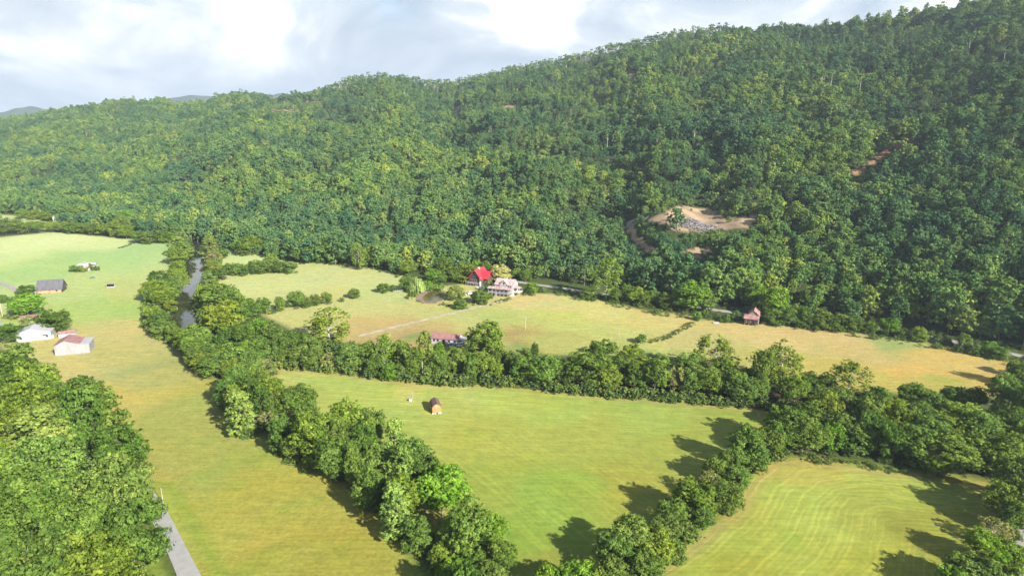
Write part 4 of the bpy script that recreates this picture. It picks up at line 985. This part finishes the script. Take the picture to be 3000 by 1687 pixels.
# ------------------------------------------------------------------ buildings and small things
def gable(e, L_, W, wh, rh, wall, roof, over=0.4, ax='x', y0=0, x0=0, z0=0, off=0.0, names=('wall', 'roof'), th=0.12):
    """gabled block centred at (x0, y0); ridge along ax; L_ along x, W along y; off shifts the ridge"""
    if ax == 'y':
        prof = [(x0 - L_ / 2, z0), (x0 + L_ / 2, z0), (x0 + L_ / 2, z0 + wh), (x0 + off, z0 + wh + rh), (x0 - L_ / 2, z0 + wh)]
        MB().prism(prof, y0 - W / 2, y0 + W / 2).obj(names[0], wall, e)
        a = (x0 - L_ / 2 - over, z0 + wh - over * rh / (L_ / 2)); b = (x0 + off, z0 + wh + rh); c = (x0 + L_ / 2 + over, z0 + wh - over * rh / (L_ / 2))
        k = 0.03
        return MB().prism([(a[0], a[1] + k), (b[0], b[1] + k), (c[0], c[1] + k), (c[0], c[1] + th + k), (b[0], b[1] + th + k), (a[0], a[1] + th + k)], y0 - W / 2 - over, y0 + W / 2 + over).obj(names[1], roof, e)
    prof = [(y0 - W / 2, z0), (y0 + W / 2, z0), (y0 + W / 2, z0 + wh), (y0 + off, z0 + wh + rh), (y0 - W / 2, z0 + wh)]
    MB().prismx(prof, x0 - L_ / 2, x0 + L_ / 2).obj(names[0], wall, e)
    a = (y0 - W / 2 - over, z0 + wh - over * rh / (W / 2)); b = (y0 + off, z0 + wh + rh); c = (y0 + W / 2 + over, z0 + wh - over * rh / (W / 2)); k = 0.03
    return MB().prismx([(a[0], a[1] + k), (b[0], b[1] + k), (c[0], c[1] + k), (c[0], c[1] + th + k), (b[0], b[1] + th + k), (a[0], a[1] + th + k)], x0 - L_ / 2 - over, x0 + L_ / 2 + over).obj(names[1], roof, e)

def window(e, x, y, z, w, h, face='-y', frame='white_paint', name='window'):
    """framed opening standing 5 cm proud of a wall"""
    t = 0.05; f = MB(); g = 0.10
    if face in ('-y', '+y'):
        s = -1 if face == '-y' else 1; ya, yb = sorted((y, y + s * t))
        f.box(x - w / 2 - g, x + w / 2 + g, ya, yb, z - g, z); f.box(x - w / 2 - g, x + w / 2 + g, ya, yb, z + h, z + h + g)
        f.box(x - w / 2 - g, x - w / 2, ya, yb, z, z + h); f.box(x + w / 2, x + w / 2 + g, ya, yb, z, z + h)
        o = f.obj(name, M[frame], e); ya, yb = sorted((y, y + s * t * 0.5)); MB().box(x - w / 2, x + w / 2, ya, yb, z, z + h).obj('pane', M['glass'], o)
    else:
        s = -1 if face == '-x' else 1; xa, xb = sorted((x, x + s * t))
        f.box(xa, xb, y - w / 2 - g, y + w / 2 + g, z - g, z); f.box(xa, xb, y - w / 2 - g, y + w / 2 + g, z + h, z + h + g)
        f.box(xa, xb, y - w / 2 - g, y - w / 2, z, z + h); f.box(xa, xb, y + w / 2, y + w / 2 + g, z, z + h)
        o = f.obj(name, M[frame], e); xa, xb = sorted((x, x + s * t * 0.5)); MB().box(xa, xb, y - w / 2, y + w / 2, z, z + h).obj('pane', M['glass'], o)
    return o

def at(sx, sy): a, b = ground(sx, sy); return (a, b, 0.05)
R = math.radians

# orange gambrel shed on blocks
e = thing('garden_shed', 'orange wooden barn-roofed shed on concrete blocks in the mown field', 'shed', at(1280, 1212), R(15))
prof = [(-1.5, .45), (1.5, .45), (1.5, 2.35), (1.15, 3.0), (0.45, 3.45), (0, 3.55), (-0.45, 3.45), (-1.15, 3.0), (-1.5, 2.35)]
MB().prism(prof, 0.0, 5.6).obj('wall', M['orange_wood'], e)
rp = [(-1.72, 2.2), (-1.25, 3.07), (-0.5, 3.55), (0, 3.67), (0.5, 3.55), (1.25, 3.07), (1.72, 2.2)]
MB().prism(rp + [(x * 1.04, z + 0.09) for x, z in rp[::-1]], -0.15, 5.75).obj('roof', M['brown_roof'], e)
MB().box(-0.12, 0.12, -0.15, 5.75, 3.77, 3.83).obj('ridge_cap', M['dark_wood'], e)
for x in (-1.35, -0.55, 0.75, 1.35):
    for y in (0.1, 2.8, 5.3): MB().box(x - .2, x + .2, y - .1, y + .35, -0.1, .44).obj('block', M['block'], e)
d = MB().box(-0.75, 0.75, -0.06, -0.01, 0.55, 2.45).obj('door', M['orange_wood'], e)
MB().box(-0.03, 0.03, -0.09, -0.065, 0.55, 2.45).box(-0.8, 0.8, -0.09, -0.065, 2.46, 2.54).obj('trim', M['white_paint'], d)
MB().box(-0.25, 0.25, -0.05, -0.01, 2.8, 3.15).obj('vent', M['white_paint'], e)

# service post and meter box
e = thing('service_post', 'white metal service post beside a grey box in the mown field', 'post', at(1210, 1174), 0)
MB().tube((0, 0, 0), (0, 0, 3.7), 0.09, 0.09, 8).obj('pole', M['steel'], e)
MB().box(-0.12, 0.12, -0.2, -0.1, 1.1, 1.7).obj('meter', M['steel'], e)
e = thing('equipment_box', 'low grey equipment box at the foot of the white post', 'box', at(1203, 1175), 0)
MB().box(-0.5, 0.45, -0.35, 0.35, 0, 0.85).obj('housing', M['block'], e); MB().box(-0.55, 0.5, -0.4, 0.4, 0.86, 0.93).obj('lid', M['pale_roof'], e)

# white barn with red roof and pale lean-to, left field
e = thing('metal_barn', 'white metal barn with faded red roof and pale lean-to roof', 'barn', at(214, 1038), R(20))
MB().prism([(-6.6, 0), (2.9, 0), (2.9, 4.6), (-2.6, 6.5), (-6.6, 4.4)], 0, 9).obj('wall', M['dusty_metal'], e)
MB().prism([(-7.0, 4.25), (-2.6, 6.56), (3.2, 4.55), (3.2, 4.69), (-2.6, 6.70), (-7.0, 4.39)], -0.3, 9.3).obj('roof', M['barn_red'], e)
MB().prism([(2.92, 0), (6.6, 0), (6.6, 4.15), (2.92, 4.5)], 0.02, 8.9).obj('lean_to_wall', M['dusty_metal'], e)
MB().prism([(3.22, 4.50), (6.95, 4.16), (6.95, 4.28), (3.22, 4.62)], -0.25, 9.2).obj('lean_to_roof', M['pale_roof'], e)
# white gabled house
e = thing('white_house', 'plain white gabled house with white roof beside the dark yard tree', 'house', at(101, 998), R(22))
gable(e, 13.6, 9, 3.6, 2.3, M['white_metal'], M['white_metal'], 0.35, 'y', y0=4.5, off=-1.0)
window(e, -5.0, 0, 1.2, 0.8, 1.0); window(e, 5.2, 0, 1.1, 0.8, 1.1)
MB().box(3.6, 5.4, -0.9, -0.02, 2.35, 2.5).obj('awning', M['grey_roof'], e); MB().box(6.82, 7.5, 1, 2.2, 0, 1.6).obj('side_entry', M['white_paint'], e)
# low shed behind the barn
e = thing('storage_shed', 'small low white shed with weathered roof behind the red-roofed barn', 'shed', at(197, 988), R(18))
gable(e, 7.0, 3.2, 1.9, 0.7, M['white_paint'], M['rust_roof'], 0.25, 'x', y0=1.6)
e = thing('rusty_drum', 'round rusty drum at the right end of the low white shed', 'drum', at(218.5, 986), 0)
MB().tube((0, 0, 0), (0, 0, 0.95), 0.5, 0.5, 14).obj('body', M['rust_roof'], e); MB().tube((0, 0, 0.95), (0, 0, 1.0), 0.53, 0.53, 14).obj('rim', M['dark_wood'], e)
# red roofed carport
e = thing('carport', 'red-roofed open carport under the yellowish yard tree', 'carport', at(84, 946), R(20))
MB().prismx([(-0.2, 2.7), (2.6, 3.4), (5.4, 2.7), (5.4, 2.82), (2.6, 3.53), (-0.2, 2.82)], -3.8, 3.8).obj('roof', M['barn_red'], e)
for x in (-3.5, 3.5):
    for y in (0.1, 5.1): MB().box(x - .1, x + .1, y - .1, y + .1, 0, 2.78).obj('post', M['white_paint'], e)
MB().box(-3.4, 3.4, 4.6, 4.8, 0, 2.6).obj('back_wall', M['dark_wood'], e)
# dark roofed log barn
e = thing('log_barn', 'old barn with dark grey roof over pale orange plank walls', 'barn', at(146, 859), R(17))
gable(e, 12.5, 8.5, 2.6, 4.6, M['dark_wood'], M['grey_roof'], 0.6, 'x', y0=4.25)
MB().box(-6.1, 6.1, -0.12, -0.01, 0.1, 2.3).obj('plank_wall', M['orange_plank'], e)
for z in (0.8, 1.55): MB().box(-6.1, 6.1, -0.15, -0.125, z, z + 0.05).obj('plank_joint', M['dark_wood'], e)
MB().box(-0.4, 0.5, -0.17, -0.13, 0.1, 1.9).obj('door', M['grey_wood'], e); MB().box(3.2, 4.2, -0.17, -0.13, 0.9, 1.6).obj('window', M['dark'], e)
MB().prismx([(-2.2, 0.0), (-0.2, 0.0), (-0.2, 2.0), (-2.2, 1.6)], -8.6, -6.4).obj('lean_to', M['pale_roof'], e)
e = thing('open_shelter', 'open lean-to shelter with patched pale roof beside the dark-roofed barn', 'shelter', at(178, 850), R(17))
MB().prismx([(0, 2.5), (4.5, 3.1), (4.5, 3.2), (0, 2.6)], -2.6, 2.6).obj('roof', M['pale_roof'], e)
for x in (-2.4, 0, 2.4):
    for y in (0.2, 4.3): MB().box(x - .08, x + .08, y - .08, y + .08, 0, 2.5).obj('post', M['grey_wood'], e)
MB().box(-2.4, 2.4, 0.05, 0.12, 0.05, 1.0).obj('front_board', M['orange_plank'], e)
# small field shelter
e = thing('field_shelter', 'tiny white open-fronted animal shelter alone in the green pasture', 'shelter', at(324, 842), R(15))
MB().box(-2.2, 2.2, 2.2, 2.3, 0, 2).box(-2.2, -2.1, 0, 2.2, 0, 2).box(2.1, 2.2, 0, 2.2, 0, 2).box(-2.1, 2.1, 0, .08, 0, .45).obj('wall', M['white_paint'], e)
MB().prismx([(-0.3, 2.2), (2.5, 1.95), (2.5, 2.05), (-0.3, 2.3)], -2.4, 2.4).obj('roof', M['pale_roof'], e)
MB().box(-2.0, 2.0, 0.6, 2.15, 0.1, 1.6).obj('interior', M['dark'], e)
e = thing('water_trough', 'low teal oval trough in the green pasture below the ruined farmhouse', 'trough', at(271, 815), R(10))
MB().tube((0, 0, 0), (0, 0, 0.55), 1.5, 1.6, 16).obj('tub', M['teal'], e); MB().tube((0, 0, 0.5), (0, 0, .56), 1.4, 1.4, 16).obj('water', M['river'], e)
# ruined farmhouse
e = thing('ruined_farmhouse', 'ruined white farmhouse with rusty sagging roof swallowed by green bushes', 'house', at(253, 793), R(14))
gable(e, 10.5, 6.5, 3.0, 1.5, M['white_paint'], M['pale_roof'], 0.3, 'x', y0=3.5)
MB().box(2.0, 5.0, -0.9, 0.2, 2.5, 2.62).obj('porch_roof', M['rust_roof'], e); MB().box(2.6, 3.6, 0.2, 0.245, 0.1, 1.9).obj('door', M['dark'], e)
MB().box(-2, -0.6, 3, 4, 4.6, 5.9).obj('chimney', M['stone'], e)
# far white houses
for (sx, sy, w, dd, lab) in ((173, 641, 8, 6, 'small white house glimpsed beyond the far tree line, left one'), (192, 639, 12, 7, 'long white house glimpsed beyond the far tree line, right one'), (166, 653, 6, 4, 'white outbuilding half hidden in the far tree line below the houses')):
    e = thing('white_house' if dd > 4 else 'outbuilding', lab, 'house' if dd > 4 else 'shed', at(sx, sy), R(10))
    gable(e, w, dd, 4.5, 1.8, M['white_paint'], M['white_metal'], 0.3, 'x', y0=dd / 2); window(e, -w / 4, 0, 1.6, 0.9, 1.2); window(e, w / 4, 0, 1.6, 0.9, 1.2)

# chalet with steep red roof
e = thing('chalet', 'dark wooden chalet with steep bright red metal roof', 'house', at(1392, 836), R(-28))
MB().box(-4.4, 4.4, 0, 10, 0, 4.6).obj('wall', M['dark_wood'], e)
MB().prism([(-4.39, 4.55), (4.39, 4.55), (0, 9.6)], -0.02, 9.98).obj('gable_wall', M['dark_wood'], e)
MB().prism([(-5.2, 3.7), (0, 9.7), (5.2, 3.7), (5.2, 3.9), (0, 9.95), (-5.2, 3.9)], -1.0, 10.8).obj('roof', M['red_roof'], e)
MB().prismx([(2.2, 4.55), (8.2, 4.55), (5.2, 8.4)], 0.5, 7.2).obj('cross_gable', M['dark_wood'], e)
MB().prismx([(1.5, 4.3), (5.2, 8.55), (8.9, 4.3), (8.9, 4.5), (5.2, 8.78), (1.5, 4.5)], 1.0, 8.6).obj('wing_roof', M['red_roof'], e)
MB().prismx([(2.2, 0), (8.2, 0), (8.2, 4.55), (2.2, 4.55)], 4.42, 7.6).obj('wing', M['dark_wood'], e)
MB().prismx([(1.8, 4.2), (8.8, 5.9), (8.8, 6.1), (1.8, 4.4)], -8.6, -4.5).obj('side_roof', M['red_roof'], e)
MB().prismx([(2.4, 0), (8, 0), (8, 5.5), (2.4, 4.2)], -8.0, -4.42).obj('side_wing', M['dark_wood'], e)
MB().box(-0.7, 0.5, 4.2, 5.2, 8.8, 10.6).obj('chimney', M['block'], e)
MB().box(3.2, 4.3, -0.35, -0.03, 0, 5.4).obj('stone_pier', M['block'], e)
MB().box(-5.6, 3.0, -2.4, -0.03, 1.5, 1.7).obj('deck', M['grey_wood'], e)
for i in range(8): MB().box(-5.5 + i * 1.15, -5.4 + i * 1.15, -2.4, -2.3, 0.0, 2.6).obj('baluster', M['white_paint'], e)
MB().box(-5.5, 2.9, -2.4, -2.3, 2.6, 2.7).obj('railing', M['white_paint'], e)
window(e, -2.2, -0.03, 2.0, 1.2, 1.8); window(e, 0.4, -0.03, 2.0, 1.4, 1.8); window(e, 0, -0.03, 5.6, 1.3, 1.6); window(e, 5.8, 2.2, 1.8, 1.2, 1.3)
# blue-white farmhouse with porch
e = thing('farmhouse', 'two-storey white farmhouse with faded pink roof and raised front porch', 'house', at(1476, 866), R(-20))
MB().box(-5.5, 5.5, 0, 9.0, 0, 2.2).obj('foundation', M['block'], e)
gable(e, 11, 9, 4.2, 2.6, M['white_paint'], M['pink_roof'], 0.4, 'x', y0=4.5, z0=2.25)
MB().prism([(-2.3, 6.5), (2.3, 6.5), (0, 9.0)], -0.25, 4.4).obj('dormer_wall', M['white_paint'], e)
MB().prism([(-2.9, 6.3), (0, 9.1), (2.9, 6.3), (2.9, 6.45), (0, 9.28), (-2.9, 6.45)], -0.6, 4.45).obj('dormer_roof', M['pink_roof'], e)
window(e, 0, -0.25, 6.7, 0.9, 1.2)
for x in (-4.2, -3.0, 3.0, 4.2): window(e, x, 0, 5.1, 0.7, 1.1)
MB().box(-8.8, 6.2, -3.2, -0.02, 2.0, 2.2).obj('porch_deck', M['white_paint'], e)
MB().prismx([(-3.7, 4.55), (-0.03, 5.05), (-0.03, 5.15), (-3.7, 4.68)], -9.2, 6.6).obj('porch_roof', M['pink_roof'], e)
for i in range(7): MB().box(-8.7 + i * 2.45, -8.5 + i * 2.45, -3.2, -3.0, 0, 4.62).obj('post', M['white_paint'], e)
MB().box(-8.6, 6.1, -3.15, -3.05, 2.95, 3.05).obj('railing', M['white_paint'], e)
st = MB()
for i in range(6): st.box(-4.2, -2.8, -3.25 - i * 0.35, -2.95 - i * 0.35, 1.6 - i * 0.33, 1.75 - i * 0.33)
st.obj('stairs', M['white_paint'], e)
for y in (2.2, 5.8):
    for z in (2.9, 5.1): window(e, 5.5, y, z, 0.9, 1.2, '+x')
MB().box(1.0, 2.2, -0.06, -0.01, 2.25, 4.2).obj('door', M['dark_wood'], e)
MB().box(5.52, 9.6, 1.2, 6.5, 2.0, 2.2).obj('side_deck', M['block'], e); MB().prism([(5.52, 4.9), (9.2, 4.3), (9.2, 4.4), (5.52, 5.0)], 1.5, 6).obj('side_roof', M['pink_roof'], e)
for y in (1.4, 6.2): MB().box(9.0, 9.15, y, y + .15, 0, 4.3).obj('post', M['white_paint'], e)
# red-roofed bungalow
e = thing('bungalow', 'long low white bungalow with faded red roof by the river trees', 'house', at(1302, 1010), R(-14))
gable(e, 12.6, 7.0, 2.6, 1.4, M['white_paint'], M['barn_red'], 0.45, 'x', y0=3.5, z0=0.3)
MB().box(-6.25, 6.25, 0.02, 6.95, 0, 0.29).obj('foundation', M['stone'], e)
for x in (-5.0, -3.2, 2.2, 5.0): window(e, x, 0, 1.3, 1.1, 1.1)
MB().box(-0.9, 0.1, -0.06, -0.01, 0.35, 2.4).obj('door', M['dark'], e)
MB().box(6.4, 9.8, 0.5, 5.5, 0.7, 0.85).obj('deck', M['grey_wood'], e); MB().prism([(6.4, 2.7), (10.1, 2.4), (10.1, 2.5), (6.4, 2.8)], 0.3, 5.8).obj('deck_awning', M['pale_roof'], e)
for y in (0.5, 5.4): MB().box(9.6, 9.75, y, y + .12, 0, 2.42).obj('post', M['grey_wood'], e)
for i in range(6): MB().box(6.6 + i * 0.6, 6.68 + i * 0.6, 0.5, 0.58, 0.86, 1.7).obj('baluster', M['grey_wood'], e)
# old rusty-roofed barn at the roadside meadow
e = thing('weathered_barn', 'small weathered barn with rusty pink roofs at the meadow edge', 'barn', at(2200, 951), R(-24))
gable(e, 5.2, 6.5, 4.6, 2.2, M['grey_wood'], M['rust_roof'], 0.4, 'y', y0=5.2, x0=0.8)
MB().box(3.42, 3.5, 1.95, 8.4, 0.05, 4.6).obj('side_cladding', M['pale_roof'], e)
MB().prismx([(-1.6, 0.8), (1.9, 0.8), (1.9, 4.3), (-1.6, 3.3)], -3.2, 3.3).obj('front_room', M['dark_wood'], e)
MB().prismx([(-2.1, 3.3), (1.93, 4.45), (1.93, 4.57), (-2.1, 3.42)], -3.7, 3.7).obj('front_roof', M['rust_roof'], e)
MB().prismx([(-1.55, 0.8), (1.9, 0.8), (1.9, 4.25), (-1.55, 3.28)], 3.31, 3.38).obj('end_cladding', M['pale_roof'], e)
for i in range(6): MB().box(-3.1 + i * 0.85, -2.85 + i * 0.85, -1.68, -1.61, 0.85, 3.2).obj('plank', M['grey_wood'] if i % 2 else M['dark_wood'], e)
for x in (-3.0, -1.0, 1.0, 3.0): MB().box(x - .15, x + .15, -1.5, -1.2, 0, 0.8).obj('pier', M['stone'], e)
MB().box(0.6, 1.6, -1.69, -1.62, 0.85, 2.7).obj('door', M['dark'], e)
# dark hut under the trees
e = thing('dark_hut', 'small dark wooden hut in shade at the head of the pasture', 'hut', at(1160, 796), R(-12))
gable(e, 5.5, 4.5, 2.4, 1.2, M['dark_wood'], M['grey_roof'], 0.35, 'x', y0=2.2); MB().box(-0.8, 0.8, -0.06, -0.01, 0.1, 1.9).obj('door', M['dark'], e)

def car(name, label, cat, loc, rot, paint, kind='suv', L_=4.6):
    e = thing(name, label, cat, loc, rot); w = 0.9
    body = [(-L_ / 2, .35), (L_ / 2, .35), (L_ / 2, .8), (L_ / 2 - .25, .95), (-L_ / 2 + .1, 1.0), (-L_ / 2, .85)]
    MB().prismx([(-w, 0), (w, 0), (w, .1), (-w, .1)], -L_ / 2 + .2, L_ / 2 - .2).mesh('x', M['tyre'])
    b = MB(); n = len(body); V = [(x, -w, z) for x, z in body] + [(x, w, z) for x, z in body]
    b.add(V, [tuple(range(n)), tuple(range(2 * n - 1, n - 1, -1))] + [(i, i + n, (i + 1) % n + n, (i + 1) % n) for i in range(n)]); b.obj('body', M[paint], e)
    cx0, cx1 = (-L_ / 2 + .25, L_ / 2 - 1.3) if kind == 'suv' else (-0.6, L_ / 2 - 1.2)
    V = [(cx0, -w + .05, .96), (cx1, -w + .05, .96), (cx1, w - .05, .96), (cx0, w - .05, .96), (cx0 + .25, -w + .2, 1.5), (cx1 - .6, -w + .2, 1.5), (cx1 - .6, w - .2, 1.5), (cx0 + .25, w - .2, 1.5)]
    MB().add(V, [(0, 1, 5, 4), (1, 2, 6, 5), (2, 3, 7, 6), (3, 0, 4, 7), (4, 5, 6, 7)]).obj('window', M['glass'], e)
    MB().box(cx0 + .25, cx1 - .6, -w + .2, w - .2, 1.505, 1.56).obj('roof', M[paint], e)
    for x in (-L_ / 2 + .85, L_ / 2 - .85):
        for y in (-w, w):
            t = MB().tube((x, y - .1, .33), (x, y + .1, .33), .33, .33, 12).obj('wheel', M['tyre'], e); MB().tube((x, y - .11, .33), (x, y + .11, .33), .18, .18, 8).obj('hub', M['steel'], t)
    return e
car('parked_car', 'blue-grey car parked at the right end of the red-roofed bungalow', 'car', at(1328, 1013), R(35), 'car_blue')
car('parked_car', 'large white car parked right of the bungalow under the tall sycamore', 'car', at(1353, 1012), R(55), 'car_white', L_=5.4)
car('parked_car', 'long white car parked on the lawn left of the farmhouse steps', 'car', at(1384, 861), R(25), 'car_white', L_=6.0)
car('parked_car', 'white car furthest left on the farmhouse lawn near the pond', 'car', at(1356, 866), R(15), 'car_white', L_=4.4)
e = thing('garden_tractor', 'small orange tractor between the blue and white cars', 'tractor', at(1340, 1009), R(70))
MB().box(-0.3, 1.1, -0.35, 0.35, 0.55, 1.15).obj('hood', M['car_orange'], e); MB().box(-1.0, -0.3, -0.45, 0.45, 0.5, 0.9).obj('seat', M['car_orange'], e)
MB().box(-0.95, 0.1, -0.55, 0.55, 1.95, 2.05).obj('canopy', M['car_orange'], e)
for x, y in ((-0.9, -.45), (-0.9, .45), (0.05, -.45), (0.05, .45)): MB().tube((x, y, .6), (x, y, 1.95), .03, .03, 5).obj('post', M['steel'], e)
for x, r_ in ((-0.6, .6), (0.8, .35)):
    for y in (-.6, .6): MB().tube((x, y - .12, r_), (x, y + .12, r_), r_, r_, 12).obj('wheel', M['tyre'], e)
e = thing('gas_tank', 'rounded white gas tank on the lawn left of the blue spruce', 'tank', at(1404, 848), R(-10))
prof = [(-1.7, .05), (-1.5, .45), (-1.1, .65), (1.1, .65), (1.5, .45), (1.7, .05)]
tk = MB()
for (x0, r0), (x1, r1) in zip(prof[:-1], prof[1:]): tk.tube((x0, 0, 1.1), (x1, 0, 1.1), r0, r1, 14)
tk.obj('tank', M['car_white'], e, smooth=True)
for x in (-0.9, 0.9): MB().box(x - .1, x + .1, -.4, .4, 0, .55).obj('leg', M['steel'], e)
MB().tube((0, 0, 1.7), (0, 0, 1.95), .2, .2, 10).obj('valve_cap', M['steel'], e)
e = thing('bathtub', 'low white tub lying in the grass left of the weathered barn', 'tub', at(2098, 947), R(-10))
MB().box(-1.4, 1.4, -0.6, 0.6, 0.0, 0.12).box(-1.4, 1.4, -0.6, -0.5, .12, .6).box(-1.4, 1.4, 0.5, 0.6, .12, .6).box(-1.4, -1.3, -.5, .5, .12, .6).box(1.3, 1.4, -.5, .5, .12, .6).obj('tub', M['white_paint'], e)
e = thing('barrel', 'small white upright barrel at the tree edge behind the orange shed', 'barrel', at(1308, 1116), 0)
MB().tube((0, 0, 0), (0, 0, 0.95), .42, .42, 12).obj('drum', M['white_paint'], e); MB().tube((0, 0, .95), (0, 0, 1.0), .45, .45, 12).obj('lid', M['steel'], e)

def pole(label, sx, sb, st, rad=0.14, mat='pole_wood', arm=True, box=False):
    gx, gy = ground(sx, sb); lo, hi = 0.5, 30
    for _ in range(30):
        m = (lo + hi) / 2
        if project(gx, gy, m)[1] < st: hi = m
        else: lo = m
    e = thing('utility_pole', label, 'pole', (gx, gy, 0.0), R(20), 'utility poles')
    MB().tube((0, 0, 0), (0, 0, lo), rad, rad * 0.75, 8).obj('shaft', M[mat], e)
    if arm: MB().box(-1.0, 1.0, -.07, .07, lo - 0.8, lo - 0.65).obj('crossarm', M[mat], e)
    if box: MB().tube((0.0, -0.35, lo - 1.3), (0.0, -0.35, lo - 0.3), .28, .28, 10).obj('transformer', M['steel'], e)
pole('thin leaning pole on the grass verge beside the paved road', 478, 1473, 1428, 0.10, arm=False)
pole('tall pale pole beside the bare tree at the left edge', 8, 930, 888, 0.22)
pole('pole with a pale box on top standing alone in the tan field', 1539, 965, 928, 0.16, box=True, arm=False)
pole('left pole of the pair near the fence line', 1812, 988, 952, 0.10, arm=False)
pole('shorter right pole of the pair near the fence line', 1832, 998, 976, 0.10, arm=False)
pole('tall bare pole among the trees left of the orange shed', 1239, 1118, 1058, 0.14, arm=False)
pole('brown pole at the foot of the hill by the gravel road', 1960, 872, 824, 0.14, mat='dark_wood')
pole('brown pole standing in front of the wooded slope above the meadow', 2493, 912, 888, 0.14, mat='dark_wood')
# white post fence rails of the pasture corral
e = thing('post_and_rail_fence', 'short white fence beside the willow at the pond', 'fence', at(1168, 856), R(20))
for i in range(6): MB().box(-3.0 + i * 1.2, -2.88 + i * 1.2, -.06, .06, 0, 1.3).obj('post', M['white_paint'], e)
for z in (0.5, 1.0): MB().box(-2.9, 3.1, -.04, .04, z, z + .12).obj('rail', M['white_paint'], e)

# heap of felled timber on the log landing
e = thing('brush_pile', 'big heap of bleached grey logs and stumps on the bare earth bank', 'log pile', (lp[0], lp[1], lp[2]), 0)
mb = MB(); r = random.Random(8)
right_dir = Vector((lp[1], -lp[0], 0)).normalized(); back = Vector((lp[0], lp[1], 0)).normalized()
for i in range(700):
    f = r.gauss(0, 0.45); f = max(-1.25, min(1.2, f)); g = r.uniform(-1, 1)
    wpos = right_dir * (f * 13) + back * (g * 5 - 1)
    zz = float(terrain(lp[0] + wpos.x, lp[1] + wpos.y)) - lp[2] + (1 - abs(g) ** 1.5) * 5.5 * max(0, 1 - abs(f) * .75) * r.uniform(.15, 1) + 0.3
    a = r.uniform(0, 6.28); el = r.gauss(0.15, .45); L_ = r.uniform(1.5, 5.5)
    dv = Vector((math.cos(a) * math.cos(el), math.sin(a) * math.cos(el), math.sin(el))) * L_ / 2
    c = Vector((wpos.x, wpos.y, zz)); q = r.uniform(.10, .30); mb.tube(c - dv, c + dv, q, q * .6, 5)
o = mb.obj('log', M['log'], e); o['kind'] = 'stuff'

# ------------------------------------------------------------------ haze
hm, nt, N, L = mat_base('valley_haze')
out = N('ShaderNodeOutputMaterial'); v = N('ShaderNodeVolumePrincipled'); L(v.outputs[0], out.inputs['Volume'])
v.inputs['Color'].default_value = (0.74, 0.86, 1.0, 1); v.inputs['Density'].default_value = 0.00011; v.inputs['Anisotropy'].default_value = 0.2
mb = MB().box(-6500, 6500, -4500, 8200, -6.0, 425); hz = link('haze', mb.mesh('haze', hm), kind='stuff')
hz.display_type = 'WIRE'
